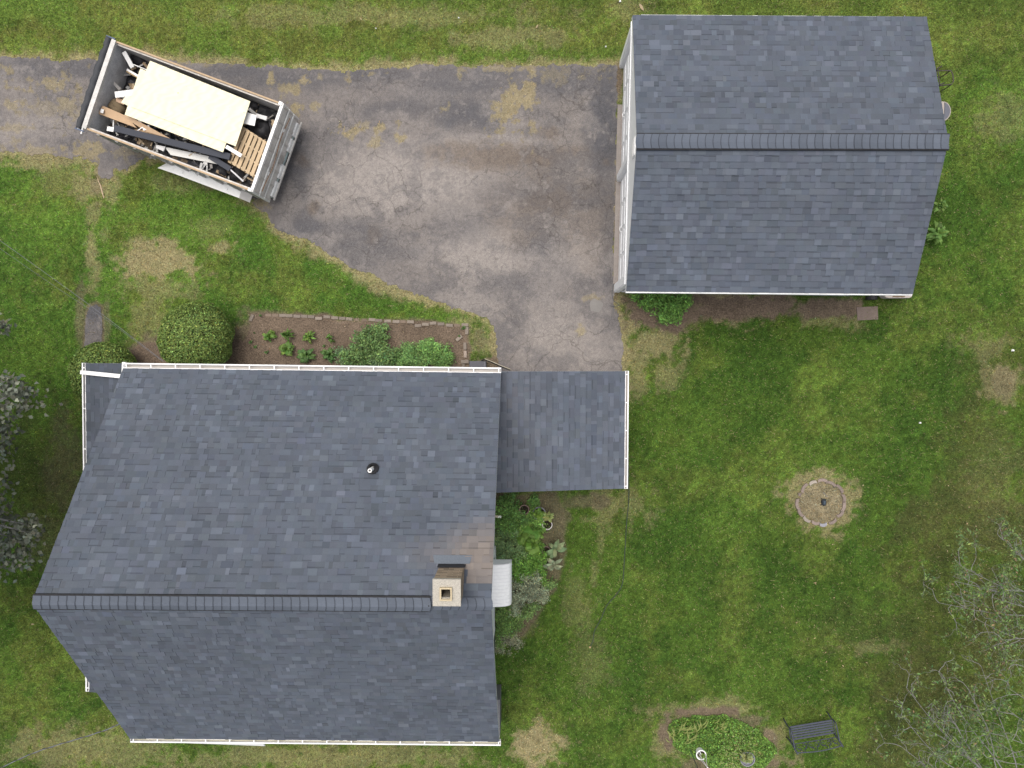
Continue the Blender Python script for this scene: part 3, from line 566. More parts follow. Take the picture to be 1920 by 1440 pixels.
# ------------------------------------------------------------------ foliage helpers
def leafcloud(P, Nn, L, W, col, droop=None):
    "one diamond leaf per point. P (n,3) Nn (n,3) normals L,W (n,) col (n,3)"
    n = len(P); Nn = Nn/np.linalg.norm(Nn, axis=1, keepdims=True); t = rng.normal(size=(n, 3)); t -= (t*Nn).sum(1, keepdims=True)*Nn; t /= np.linalg.norm(t, axis=1, keepdims=True)
    s = np.cross(Nn, t); L = L[:, None]; W = W[:, None]; fold = Nn*W*.25
    V = np.stack([P-t*L*.5, P-t*L*.1+s*W*.5+fold, P+t*L*.5, P-t*L*.1-s*W*.5+fold], 1)
    return V.reshape(-1, 3), np.repeat(col, 4, 0)
def leafmesh(name, chunks):
    V = np.concatenate([c[0] for c in chunks]); col = np.concatenate([c[1] for c in chunks]); n = len(V)//4
    i = np.arange(n)*4; F_ = np.concatenate([np.stack([i, i+1, i+2], 1), np.stack([i, i+2, i+3], 1)])
    return npmesh(name, V, F_, col)
def rcol(n, c, lum=.25, hue=.12):
    l = 1.12*np.exp(rng.normal(0, lum, n)); h = rng.normal(0, hue, n); return np.array(c)*l[:, None]*np.stack([1+h, np.ones(n), 1-h*.5], -1)
def ball_points(n, c, r, shell=.25, zmin=-.3):
    d = rng.normal(size=(n*2, 3)); d /= np.linalg.norm(d, axis=1, keepdims=True); d = d[d[:, 2] > zmin][:n]
    rr = 1-shell*rng.random(len(d))**1.5; P = np.array(c)+d*rr[:, None]*np.array(r); return P, d
# ---------------- clipped round bushes
def bush(px, py, z, rpx, label, n, seed):
    c = at(px, py, z); r = rpx/FOC*(DH-z); o = empty('clipped_bush', (c.x, c.y, 0), label, 'bush', 'clipped round bushes')
    P, d = ball_points(n, c, (r, r, max(z, r*.9)), .10, -.55); P += d*(vnoise(P[:, 0]+P[:, 2], P[:, 1], 3, seed, 3)-.5)[:, None]*.16
    Nn = d+rng.normal(size=d.shape)*.55; k = len(P); cc = rcol(k, (.175, .25, .065), .42, .12)
    link('foliage', leafmesh('foliage', [leafcloud(P, Nn, rng.uniform(.04, .075, k), rng.uniform(.02, .034, k), cc)]), M_LEAF, o)
    mb = MB(); pr = [(r*.88*math.sin(t)+.001, max(z, r*.9)*.88*-math.cos(t)) for t in np.linspace(.6, math.pi, 12)]; mb.lathe(pr, c, 24, (.05, .055, .025)); mb.build('core', M_SOIL, o)
    mb = MB(); mb.tube([(c.x, c.y, 0), (c.x, c.y, z*.6)], .05, 8); mb.build('stem', M_BARK, o)
bush(368, 633, .86, 67, 'large clipped round bush on the lawn side of the flower bed', 26000, 41)
bush(196, 702, .72, 60, 'smaller clipped round bush half hidden under the corner gutter', 20000, 42)
# ---------------- rosettes / herbs
def leaf_blade(mb, base, ang, L, W, rise, drop, c, n=4, fold=.12):
    d = Vector((math.cos(ang), math.sin(ang), 0)); s = Vector((-d.y, d.x, 0)); pts = []
    for i in range(n+1):
        t = i/n; p = Vector(base)+d*L*t+Vector((0, 0, rise*math.sin(t*math.pi*.75)-drop*t*t)); w_ = W*math.sin(math.pi*min(1, t*.92+.06))**.8*.5
        pts.append((p-s*w_+Vector((0, 0, w_*fold)), p, p+s*w_+Vector((0, 0, w_*fold))))
    for a, b in zip(pts, pts[1:]):
        mb.face([a[0], a[1], b[1], b[0]], c); mb.face([a[1], a[2], b[2], b[1]], [x*.92 for x in c])
def rosette(name, px, py, rpx, nl, aspect, c, label, cat='plant', group=None, seed=0, rise=.16, build=True, parent=None, z0=.0):
    r = random.Random(seed); b = at(px, py, z0); R_ = rpx/FOC*DH; mb = MB()
    for i in range(nl):
        lay = r.random(); a = r.uniform(0, 6.28); L_ = R_*(.45+.6*lay)*r.uniform(.85, 1.1); k = math.exp(r.gauss(0, .2))
        off = R_*.25*(1-lay)*r.random()
        leaf_blade(mb, (b.x+off*math.cos(a*3), b.y+off*math.sin(a*3), z0+.03+rise*(1-lay)*.7), a, L_, L_*aspect*r.uniform(.8, 1.2), rise*r.uniform(.5, 1.1), rise*.6*r.random(), [c[0]*k*r.uniform(.85, 1.2), c[1]*k, c[2]*k])
    o = mb.build(name, M_LEAF, parent, smooth=True)
    if not parent: tag(o, label, cat, group)
    return o
G1 = (.12, .22, .045); G2 = (.085, .17, .045); G3 = (.15, .26, .05)
rosette('bed_plant', 507, 632, 14, 22, .35, G1, 'small spreading leafy plant at the left end of the flower bed', seed=1, group='low plants in the flower bed')
rosette('bed_plant', 516, 624, 9, 12, .4, G3, 'tiny sprig beside the leftmost leafy plant of the flower bed', seed=21, group='low plants in the flower bed')
rosette('bed_plant', 544, 628, 13, 30, .3, G1, 'tall upright bright plant with a broad leaved hosta below it', seed=2, rise=.3, group='low plants in the flower bed')
rosette('hosta', 541, 656, 17, 26, .55, G1, 'broad leaved hosta below the tall upright bright plant', seed=3, group='hostas in the flower bed')
rosette('bed_plant', 582, 632, 14, 46, .22, G3, 'compact bright green clump above the second hosta in the flower bed', seed=4, group='low plants in the flower bed')
rosette('hosta', 577, 666, 20, 28, .42, G2, 'loose dark hosta near the gutter under the compact bright clump', seed=5, group='hostas in the flower bed')
rosette('bed_plant', 621, 635, 11, 20, .4, G1, 'small green plant standing alone between clump and large shrubs', seed=6, group='low plants in the flower bed')
rosette('hosta', 619, 665, 18, 28, .5, G2, 'pointed leaved hosta touching the left edge of the large shrubs', seed=7, group='hostas in the flower bed')
for k, (x, y, s) in enumerate([(471, 641, 5), (480, 650, 4), (500, 660, 5), (478, 624, 3), (609, 649, 4), (490, 592, 4), (870, 615, 6), (862, 630, 4)]):
    rosette('seedling', x, y, s, 12, .5, G2, 'tiny green weed seedling ' + ['left of the leftmost bed plant','on the lower left soil of the flower bed','below the leftmost bed plant','highest near the left brick','just left of the pointed leaved hosta','at the top left brick edge','by the loose tilted brick, near the corner','left below the loose tilted brick'][k], 'weed', 'seedlings in the flower bed', seed=50+k, rise=.04)
def shrub(name, blobs, label, group, c, n, leaf=(.06, .10), wr=.42, lum=.34, trans=None, z0=0, upn=.9, cat='shrub'):
    "blobs = (px,py,rpx,height)"
    b0 = at(blobs[0][0], blobs[0][1], 0); o = empty(name, (b0.x, b0.y, 0), label, cat, group); ch = []; A = sum(b[2]**2 for b in blobs); BS = []
    for (px, py, rp, h, *cc) in blobs:
        cen = at(px, py, h*.5); r = rp/FOC*(DH-h); k = int(n*rp**2/A); cl = cc[0] if cc else c
        d = rng.normal(size=(k*2, 3)); d /= np.linalg.norm(d, axis=1, keepdims=True); d = d[d[:, 2] > -.25][:k]; rr = rng.random(len(d))**.42; m_ = max(8, int(26*(r/.4)**2)); sc_ = rng.integers(0, len(d), m_); ci = rng.integers(0, m_, len(d)); dj_ = rng.normal(size=d.shape)
        SC = np.array([cen.x, cen.y, h*.4])+(d*rr[:, None])[sc_]*np.array([r, r, h*.6]); P = SC[ci]+dj_*np.array([.055, .055, .05]); d = dj_/np.linalg.norm(dj_, axis=1, keepdims=True); P[:, :2] += (rng.normal(size=(len(P), 2)))*r*.07
        bump = vnoise(P[:, 0], P[:, 1], 4.5, int(px) % 50+1, 2)-.5; P[:, 2] += bump*h*.2; P[:, 2] = np.maximum(P[:, 2], .02)
        Nn = d*.6+np.array([0, 0, upn])+rng.normal(size=d.shape)*.45; q = len(P)
        ch.append(leafcloud(P, Nn, rng.uniform(*leaf, q), rng.uniform(leaf[0]*wr, leaf[1]*wr, q), rcol(q, np.array(cl)*1.4, lum, .1)*np.exp(rng.normal(0, .16, m_))[ci][:, None]))
        mb = MB(); mb.tube([(cen.x, cen.y, 0), (cen.x, cen.y, h*.3)], .02, 5); BS.append(mb)
        for j in range(7):
            a = random.uniform(0, 6.28); e = random.uniform(.3, .8)*r; mb.tube([(cen.x+.1*e*math.cos(a), cen.y+.1*e*math.sin(a), 0), (cen.x+e*math.cos(a), cen.y+e*math.sin(a), h*random.uniform(.6, .9))], [.008, .003], 4)
    link('foliage', leafmesh('foliage', ch), M_LEAF, o); [m__.build('stem', M_BARK, o) for m__ in BS]; return o
shrub('leafy_shrub', [(692,645,36,.6),(668,668,28,.45),(722,660,26,.5),(705,625,22,.45)], 'largest dark green shrub in the middle of the flower bed', 'shrubs in the flower bed', (.09, .15, .048), 5200)
shrub('leafy_shrub', [(772,662,26,.45),(748,675,18,.35)], 'mid green shrub between the largest shrub and the rightmost one in the bed', 'shrubs in the flower bed', (.10, .18, .055), 2600, leaf=(.05, .09), wr=.3)
shrub('leafy_shrub', [(816,662,28,.5),(838,672,16,.35),(800,645,14,.35)], 'rightmost green shrub in the flower bed beside the brick edge', 'shrubs in the flower bed', (.10, .185, .05), 3000, leaf=(.05, .1), wr=.3)
shrub('leafy_shrub', [(650,672,14,.25),(640,660,10,.2),(700,680,16,.3)], 'low pale leaved shrub at the foot of the largest bed shrub', 'shrubs in the flower bed', (.11, .17, .08), 1500, leaf=(.05, .08), wr=.3)
shrub('leafy_shrub', [(790,680,20,.3),(828,678,18,.3),(755,684,14,.25)], 'low bright shrub along the gutter below the rightmost bed shrub', 'shrubs in the flower bed', (.12, .2, .06), 2400, leaf=(.06, .1), wr=.26)
# fern clump by the garage
shrub('fern_clump', [(1250,570,34,.7),(1225,562,20,.55),(1278,562,22,.6),(1262,590,20,.4),(1198,556,14,.3)], 'leafy fern clump growing against the garage side wall', None, (.095, .19, .04), 4200, leaf=(.07, .13), wr=.26, cat='fern')
# bed east of the house
shrub('leafy_shrub', [(955,955,28,.35),(978,978,24,.4),(940,985,18,.35),(1000,942,14,.2),(960,990,20,.35)], 'dark low shrub in the shaded corner under the porch roof', 'shrubs beside the house', (.085, .165, .04), 5600, leaf=(.05, .08))
shrub('leafy_shrub', [(945,1018,24,.6),(965,1036,26,.6),(935,1042,14,.5),(975,1010,18,.5)], 'grey green fine leaved shrub between the white awning and the big rosette', 'shrubs beside the house', (.12, .185, .075), 6500, leaf=(.05, .085), wr=.36)
shrub('leafy_shrub', [(985,1058,26,.55),(1008,1045,20,.45),(1000,1024,18,.4),(972,1075,18,.5),(1015,1075,16,.4)], 'bright green shrub between the big rosette and the grey mullein pot', 'shrubs beside the house', (.10, .20, .035), 6000, leaf=(.05, .09))
shrub('leafy_shrub', [(992,1098,30,.7),(972,1118,24,.65),(1008,1112,18,.5),(965,1140,16,.5)], 'silvery leaved shrub just right of the white awning', 'shrubs beside the house', (.20, .23, .15), 4600, leaf=(.045, .085), wr=.3)
shrub('leafy_shrub', [(945,1148,22,.5),(956,1172,26,.4),(940,1192,20,.3)], 'dark green shrub against the house wall below the awning', 'shrubs beside the house', (.10, .17, .045), 3400, leaf=(.04, .08))
shrub('ground_cover', [(955,1200,26,.14),(935,1208,16,.12)], 'pale grey green creeping plant at the lower tip of the side bed', None, (.19, .20, .13), 2200, leaf=(.03, .05), cat='plant')
shrub('leafy_shrub', [(1000,975,18,.35),(1012,985,14,.3),(985,985,14,.35)], 'bright small leaved shrub between the pots and the big rosette', 'shrubs beside the house', (.13, .23, .05), 2600, leaf=(.05, .09))
shrub('leafy_shrub', [(1028,1095,12,.3),(985,1150,16,.25),(1000,1135,12,.25)], 'loose low shrub at the outer edge of the side bed', 'shrubs beside the house', (.12, .19, .06), 1700, leaf=(.04, .08))
rosette('hosta', 992, 1008, 33, 40, .62, (.15, .29, .05), 'very large leaved rosette plant in the middle of the side bed', seed=31, rise=.4)
def pot(px, py, rpx, h, c, label, tilt=0, filled=True):
    z = h; b = at(px, py, z); r = rpx/FOC*(DH-z); o = empty('plant_pot', (b.x, b.y, 0), label, 'plant pot', 'plant pots in the side bed')
    mb = MB(); mb.lathe([(.001, .01), (r*.72, .0), (r*.98, h-.03), (r*1.05, h-.03), (r*1.05, h), (r*.9, h), (r*.86, h-.04)], (b.x, b.y, 0), 28, c); mb.build('pot', M_ATTR, o, smooth=False)
    mb = MB(); mb.lathe([(r*.86, h-.05), (.001, h-.05)], (b.x, b.y, 0), 20, (.03, .025, .018)); mb.build('soil', M_SOIL, o); return o
pot(983, 956, 9, .28, (.22, .15, .13), 'empty dark brown pot in the corner under the porch')
pot(1011, 963, 12, .30, (.22, .22, .25), 'grey pot of bright leafy herb at the top of the side bed')
pot(1026, 984, 9.5, .26, (.62, .58, .58), 'pale rimmed pot holding a small variegated plant')
pot(1024, 1033, 8, .22, (.20, .14, .13), 'brown pot under the upper grey leaved mullein')
pot(1026, 1056, 9, .24, (.32, .22, .19), 'brown pot under the lower grey leaved mullein')
rosette('potted_herb', 1009, 962, 13, 60, .4, (.14, .26, .04), 'bright leafy herb growing out of the grey pot', 'herb', seed=32, rise=.12, z0=.3)
rosette('variegated_plant', 1027, 966, 15, 26, .35, (.30, .36, .12), 'pale variegated leaves in the pale rimmed pot', 'plant', seed=33, rise=.12, z0=.28)
rosette('broad_leaf_plant', 1011, 996, 15, 12, .55, (.15, .28, .05), 'broad bright leaves between the variegated pot and the large rosette', 'plant', seed=34, rise=.2, z0=.15)
rosette('mullein', 1040, 1028, 22, 14, .42, (.22, .30, .15), 'upper grey green mullein with wide floppy leaves', 'plant', 'mulleins in pots', seed=35, rise=.18, z0=.3)
rosette('mullein', 1038, 1056, 20, 13, .42, (.27, .32, .20), 'lower whitish mullein with curled pale leaves', 'plant', 'mulleins in pots', seed=36, rise=.14, z0=.3)
# saplings east of the garage
rosette('sapling', 1756, 388, 16, 30, .3, (.12, .22, .05), 'young sapling with feathery leaves against the garage back wall, nearer the ridge', 'sapling', 'saplings behind the garage', seed=37, rise=.2, z0=.2)
rosette('sapling', 1752, 440, 22, 36, .32, (.12, .23, .05), 'larger feathery sapling behind the garage, nearer its far corner', 'sapling', 'saplings behind the garage', seed=38, rise=.2, z0=.2)
# island bed ground cover
Pn = 52000; X = rng.uniform(3.5, 8, Pn); Y = rng.uniform(-12.2, -9.3, Pn); k = sdf(X, Y, ISLAND)+(vnoise(X, Y, 3, 61, 3)-.5)*.25 < -.02; X, Y = X[k], Y[k]; q = len(X)
hh = .06+.26*ss(-sdf(X, Y, ISLAND), 0, .4)*(vnoise(X, Y, 5, 62, 2)+.2); P = np.stack([X, Y, hh*rng.uniform(.35, 1, q)], -1)
cc = rcol(q, (.12, .22, .04), .42, .12); pxs, pys = to_px(X, Y); lt = (rng.random(q) < .3*ss(np.hypot(pxs-1385, pys-1410), 55, 20)); cc[lt] = rcol(lt.sum(), (.30, .33, .13), .2, .1)
tag(link('ground_cover', leafmesh('ground_cover', [leafcloud(P, np.array([0, 0, 1.])+rng.normal(size=P.shape)*.55, rng.uniform(.04, .085, q), rng.uniform(.018, .04, q), cc)]), M_LEAF), 'dense leafy ground cover filling the kidney shaped island bed', 'ground cover', kind='stuff')
for k_, (x, y, a, L_) in enumerate([(1275,1372,35,.45),(1290,1388,60,.4),(1262,1385,120,.35),(1310,1370,75,.35),(1345,1362,20,.3)]):
    b = at(x, y, .3); mb = MB()
    for j in range(9):
        leaf_blade(mb, (b.x+random.uniform(-.12, .12), b.y+random.uniform(-.12, .12), .28), math.radians(a)+random.uniform(-.7, .7), L_*random.uniform(.6, 1), .03, .14, .08, (.26, .30, .09), 5)
    tag(mb.build('strap_leaf_plant', M_LEAF, None, smooth=True), 'narrow arching strap leaves in the island bed, ' + ['near its upper left rim','just left of the strap tuft closest to the hanging basket' if 0 else 'closest to the hanging basket','at its far left tip','between upper left rim and middle','in its middle, rightmost of the strap leaves'][k_], 'plant', 'strap leaved plants in the island bed')
b = at(1402, 1424, .3); o = empty('plant_pot', (b.x, b.y, 0), 'grey rimmed round pot half buried in the island bed leaves', 'plant pot')
r_ = 13.5/FOC*(DH-.3); mb = MB(); mb.lathe([(.001, .01), (r_*.75, 0), (r_, .27), (r_*1.04, .27), (r_*1.04, .3), (r_*.93, .3), (r_*.9, .24), (.001, .22)], (b.x, b.y, 0), 30, (.24, .24, .28)); mb.build('pot', M_ATTR, o)
rosette('potted_plant', 1398, 1416, 15, 40, .35, (.26, .31, .12), 'wilting pale herb spilling out of the grey island pot', 'herb', seed=71, rise=.14, z0=.26)
# hanging basket on a white hook pole
bc = at(1315, 1416, 1.2); o = empty('hanging_basket', (bc.x, bc.y, 1.0), 'white hanging basket with chains above the island bed', 'basket')
mb = MB(); mb.lathe([(.07, -.22), (.10, -.2), (.125, -.03), (.135, -.03), (.135, 0), (.112, 0), (.10, -.06)], bc, 26, (.86, .86, .86)); mb.build('basket', M_WHITEC, o, smooth=False)
top = bc+Vector((.03, -.03, .5)); mb = MB()
for a in (.3, 2.4, 4.5): mb.tube([bc+Vector((.12*math.cos(a), .12*math.sin(a), 0)), top], .006, 5, (.8, .8, .8))
mb.tube([bc+Vector((-.05, .115, .0)), bc+Vector((.05, -.115, .0))], .010, 6, (.86, .86, .86)); mb.tube([top, top+Vector((.05, -.04, .05)), top+Vector((.06, -.06, .02))], .014, 6, (.86, .86, .86)); mb.build('hanger', M_WHITEC, o)
mb = MB(); mb.lathe([(.10, -.06), (.001, -.055)], bc, 16, (.05, .04, .03)); mb.build('soil', M_SOIL, o)
for j in range(20): pass
rosette('basket_plant', 1317, 1415, 7, 26, .5, (.15, .24, .05), '', parent=o, seed=72, rise=.05, z0=1.14) 
pb = at(1291, 1398, 0); mb = MB(); tp = Vector((pb.x, pb.y, 1.95)); ap = top+Vector((.05, -.04, .05)); mb.tube([pb, tp], .009, 6); mb.tube([tp, tp+Vector((.02, -.05, .12)), (tp+ap)/2+up*.18, ap+up*.06, ap], .008, 6); tag(mb.build('plant_hook', M_IRON), 'thin dark shepherd hook pole standing at the left edge of the island bed', 'hook')
# ------------------------------------------------------------------ bricks and stones
def brick(px, py, ang, L_, W_, h, label, group, c, name='edging_brick', seed=0, cat='brick', bend=0):
    r = random.Random(seed); b = at(px, py, 0); mb = MB(); k = r.uniform(.8, 1.2); n = 5
    cc = [c[0]*k, c[1]*k, c[2]*k]; a = math.radians(ang); M_ = Matrix.Translation((b.x, b.y, 0)) @ Matrix.Rotation(a, 4, 'Z')
    if not bend: mb.box((-L_/2, -W_/2, -.03), (L_/2, W_/2, h), cc, M_)
    else:
        for i in range(n):
            x0 = -L_/2+L_*i/n; x1 = -L_/2+L_*(i+1)/n; y0 = -bend*(x0/L_*2)**2; y1 = -bend*(x1/L_*2)**2; hh = h+r.uniform(-.003, .003)
            mb.hexa([M_ @ Vector(p) for p in ((x0, y0-W_/2, -.02), (x1, y1-W_/2, -.02), (x1, y1+W_/2, -.02), (x0, y0+W_/2, -.02), (x0, y0-W_/2, h), (x1, y1-W_/2, h), (x1, y1+W_/2, h), (x0, y0+W_/2, h))], cc)
    o = mb.build(name, M_BRICK, None, bevel=.006); return tag(o, label, cat, group)
BR = (.215, .182, .152); gb_ = 'bricks edging the flower bed'
ORD = 'first second third fourth fifth sixth seventh eighth ninth tenth eleventh twelfth thirteenth fourteenth fifteenth sixteenth seventeenth eighteenth nineteenth twentieth twenty-first'.split()
brick(472, 596, 65, .20, .09, .03, 'slanting brick at the far left start of the flower bed edge', gb_, BR, seed=1)
for k, (x, y) in enumerate([(530,591.5),(543,592),(557,593),(570,593),(584,594),(598,597),(613,594),(628,596),(642,597),(655,598),(698,599.5),(711,601),(727,602),(743,603),(770,603.5),(784,610.5),(798,608),(812,606),(827,607.5),(843,610),(872,609)]):
    brick(x, y, random.uniform(-6, 4), .19, .085, .035 if (k % 3) else .018, 'brown edging brick, %s raised one from the left on the bed edge' % ORD[k], gb_, BR, seed=10+k)
for k, (x, y) in enumerate([(503, 591), (516, 591.5), (668, 599), (683, 600), (755, 603), (857, 610)]):
    brick(x, y, random.uniform(-6, 4), .17, .08, .006, 'sunken flush brick, %s of six from the left on the bed edge' % ORD[k], gb_, (.2, .155, .12), seed=40+k)
brick(875.5, 620, 88, .21, .09, .05, 'upper upright brick on the right edge of the flower bed', gb_, BR, seed=61)
brick(861, 634, 40, .20, .09, .05, 'loose tilted brick lying on the soil inside the flower bed corner', gb_, BR, seed=62)
brick(872, 649, 92, .20, .085, .05, 'middle brick on the right edge of the flower bed', gb_, BR, seed=63)
brick(872.5, 664, 92, .19, .085, .05, 'pale lower brick on the right edge just above the crosswise brick', gb_, (.32, .26, .22), seed=64)
brick(872, 678, 1, .22, .10, .09, 'crosswise brick beside the flat grey box at the house', gb_, BR, seed=65)
brick(869, 687, 90, .16, .085, .05, 'brick half under the gutter below the crosswise brick', gb_, BR, seed=66)
# fire ring
fc = at(1539, 942, 0); R0 = 44.5/FOC*DH; gf = 'stones of the fire ring'; FR = (.235, .19, .165)
stones = [(88,.26),(66,.30),(40,.30),(12,.24),(-10,.30),(-33,.24),(-60,.24),(-84,.20),(-104,.22),(-128,.24),(-152,.26),(-176,.30),(158,.10),(138,.30),(112,.22)]
lab = {88:'curved stone at the very top of the fire ring',66:'curved stone right of the top stone of the fire ring',40:'long curved stone on the upper right of the fire ring',12:'stone on the right side of the fire ring, above the widest gap',-10:'long pale stone on the right side of the fire ring',-33:'flat stone jutting inward on the lower right of the fire ring',
 -60:'stone on the lower right rim of the fire ring',-84:'bluish grey stone at the bottom of the fire ring',-104:'stone left of the bluish bottom stone of the fire ring',-128:'white spotted stone on the lower left of the fire ring',-152:'narrow stone on the left lower rim of the fire ring',-176:'long narrow stone on the left side of the fire ring',158:'short stone by the gap on the left of the fire ring',138:'wide stone turned outward on the upper left of the fire ring',112:'rough pale stone on the upper left of the fire ring'}
for k, (an, L_) in enumerate(stones):
    a = math.radians(an); rr = R0*(1+random.uniform(-.03, .03)); wx, wy = fc.x+rr*math.cos(a), fc.y+rr*.94*math.sin(a); px, py = to_px(np.array([wx]), np.array([wy]))
    brick(px[0], py[0], an-90+(12 if an == 138 else -14 if an == -33 else 0), L_*.95, .085, .05, lab[an], gf, (.27, .27, .30) if an == -84 else (.33, .29, .25) if an in (112, -128) else FR, 'ring_stone', 70+k, 'stone', .035)
pb = at(1545, 942, .06); mb = MB(); mb.lathe([(.001, 0), (.085, 0), (.095, .06), (.05, .09), (.001, .09)], (0, 0, 0), 14, (.02, .025, .03))
mb.v = [(v[0]*.7+pb.x, v[1]*1.05+pb.y, v[2]) for v in mb.v]
for j in range(4): mb.tube([(pb.x+.05*math.cos(j*1.6+.5), pb.y+.09*math.sin(j*1.6+.5), .05), (pb.x+.1*math.cos(j*1.6+.7), pb.y+.13*math.sin(j*1.6+.7), 0)], .012, 5, (.02, .025, .03))
mb.box((pb.x-.03, pb.y-.05, .085), (pb.x+.03, pb.y+.05, .105), (.05, .07, .09))
tag(mb.build('metal_pot', M_ATTR), 'small black pot lying in the middle of the fire ring', 'pot')
mb = MB(); p = at(1548, 928, .01); mb.tube([p+Vector((-.07, .07, 0)), p, p+Vector((.05, -.06, .01))], .009, 5); tag(mb.build('stick', M_BARK), 'short dark stick above the black pot in the fire ring', 'stick')
# slabs
mb = MB(); a, b, c_, d = [at(x, y, .02) for x, y in ((1608, 601), (1647, 599), (1646, 574), (1606, 576))]; mb.slab([a, b, c_, d], .03, (.185, .145, .125)); tag(mb.build('paving_slab', M_CONC, bevel=.006), 'square reddish brown paving slab set in the dirt beside the garage corner', 'slab')
mb = MB(); a, b, c_, d = [at(x, y, .22) for x, y in ((880, 694), (912, 694), (911, 677), (880, 677))]; mb.slab([a, b, c_, d], .22, (.10, .10, .115)); mb.slab([at(908, 694, .225), at(911, 694, .225), at(910, 678, .225), at(907, 678, .225)], .01, (.14, .14, .16)); tag(mb.build('storage_box', M_ATTR, bevel=.012), 'flat dark grey box between the crosswise brick and the house gutter', 'box')
mb = MB(); c_ = at(1117, 573, .016); n = 18; ring = [Vector((c_.x+(.185+random.uniform(-.03, .03))*math.cos(2*math.pi*i/n), c_.y+(.185+random.uniform(-.03, .03))*math.sin(2*math.pi*i/n), .02)) for i in range(n)]
mb.face(ring, (.21, .20, .19)); 
for i in range(n): mb.face([ring[i]-up*.02, ring[(i+1) % n]-up*.02, ring[(i+1) % n], ring[i]], (.3, .3, .3))
tag(mb.build('concrete_patch', M_CONC), 'round pale concrete patch in the driveway near the garage corner', 'patch')
mb = MB(); P_ = [at(903, 676, .25), at(909, 674, .27), at(922, 679, .27), at(940, 687, .27), at(957, 693.5, .27)]; mb.tube(P_, .022, 7, (.015, .015, .015)); mb.tube([p+Vector((.0, .018, .012)) for p in P_[1:]], .009, 5, (.55, .5, .38)); tag(mb.build('drain_pipe', M_ATTR), 'thin black pipe with a pale edge running from the grey box to the porch corner', 'pipe')
mb = MB(); P_ = [at(x, y, .02) for x, y in ((1160, 508), (1156, 516), (1153, 527), (1149, 538), (1147.5, 552), (1150, 563), (1157, 569), (1162, 572), (1152, 575), (1143, 573))]; mb.tube(P_, .009, 5); tag(mb.build('cable', M_CABLE), 'thin black cable lying round the front corner of the garage', 'cable')
mb = MB(); P_ = [at(x, y, .012) for x, y in ((182, 331), (185, 340), (189, 349), (192, 361), (195, 372))]; mb.tube(P_, [.006, .014, .018, .02, .014], 6); tag(mb.build('stick', mat('pale_stick', (.5, .38, .26))), 'pale broken stick on the grass below the driveway and trailer', 'stick')
def spline(pts, n=12):
    out = []; P = [Vector(p) for p in pts]
    for i in range(len(P)-1):
        a, b, c, d = P[max(i-1, 0)], P[i], P[i+1], P[min(i+2, len(P)-1)]
        for k in range(n):
            t = k/n; out.append(.5*((2*b)+(c-a)*t+(2*a-5*b+4*c-d)*t*t+(3*b-3*c+d-a)*t**3))
    return out+[P[-1]]
mb = MB(); mb.tube(spline([at(x, y, .02) for x, y in ((1178, 860), (1179, 930), (1175, 980), (1170, 1060), (1167, 1094), (1157, 1113), (1138, 1135), (1127, 1160), (1115, 1182), (1112, 1200), (1107, 1212))], 8), .013, 6, (.045, .06, .045))
h_ = mb.build('garden_hose', M_ATTR, smooth=True); tag(h_, 'thin dark green garden hose lying across the lawn from the porch', 'hose')
e = at(1106, 1215, .02); mb = MB(); mb.tube([at(1107, 1212, .02), e], .02, 8, (.5, .35, .2)); mb.build('nozzle', M_ATTR, h_)
# overhead wires
def wire(pts, r, label, tw=0, m=M_CABLE, n=10):
    sp = spline(pts, n); mb = MB(); mb.tube(sp, r, 6, (.16, .17, .19))
    if tw: mb.tube([p+Vector((0, math.cos(i*1.1), math.sin(i*1.1)))*r*1.7 for i, p in enumerate(sp)], r*.9, 5, (.04, .04, .045))
    tag(mb.build('overhead_wire', m), label, 'wire', 'overhead wires reaching the house')
M_GW = mat('grey_wire', rough=.5, amp=.1)
wire([at(-60, 408, 4.0), at(160, 566, 3.5), at(305, 676, 2.98)], .0045, 'upper thin grey wire crossing the left lawn down to the roof corner', m=M_GW)
wire([at(-60, 424, 3.8), at(100, 535, 3.3), at(205, 604, 3.0), at(307, 679, 2.93)], .003, 'lower fainter wire crossing the left lawn down to the roof corner', m=M_GW)
wire([at(-60, 1472, 3.6), at(60, 1413, 3.3), at(222, 1358, 3.2), Vector((-9.52, -8.2, 3.2))], .010, 'thick twisted cable at the lower left reaching the gable wall', 1, M_GW, n=30)
# ------------------------------------------------------------------ bench
bz = .42; fl, fr = at(1481, 1363, bz), at(1560, 1350, bz); ux = (fr-fl).normalized(); bx = Vector((ux.y, -ux.x, 0)); BL = (fr-fl).length
bench = empty('garden_bench', ((fl+fr)/2).to_tuple()[:2]+(0,), 'dark metal garden bench with slatted seat on the lawn', 'bench')
def bp(u, v, z): return fl+ux*u+bx*v+Vector((0, 0, z-bz))
mb = MB()
for k in range(6): mb.beam(bp(.0, .01+k*.07, bz-.012*math.sin(k/5*3.14)), bp(BL, .01+k*.07, bz-.012*math.sin(k/5*3.14)), .046, .012)
mb.build('seat', M_IRON, bench)
for u in (-.03, BL+.03):
    mb = MB(); mb.tube([bp(u, -.03, 0), bp(u, .0, .15), bp(u, .03, .32), bp(u, 0, .42), bp(u, .0, .55), bp(u, .04, .62), bp(u, .2, .63), bp(u, .45, .64), bp(u, .5, .66)], .018, 6)
    mb.tube([bp(u, .03, .42), bp(u, .45, .42)], .014, 6); mb.tube([bp(u, .52, 0), bp(u, .47, .2), bp(u, .45, .42), bp(u, .52, .85)], .022, 6); mb.build('side_frame', M_IRON, bench, smooth=True)
mb = MB()
def bk(u, z): return bp(u, .45+(z-.42)*.16, z)
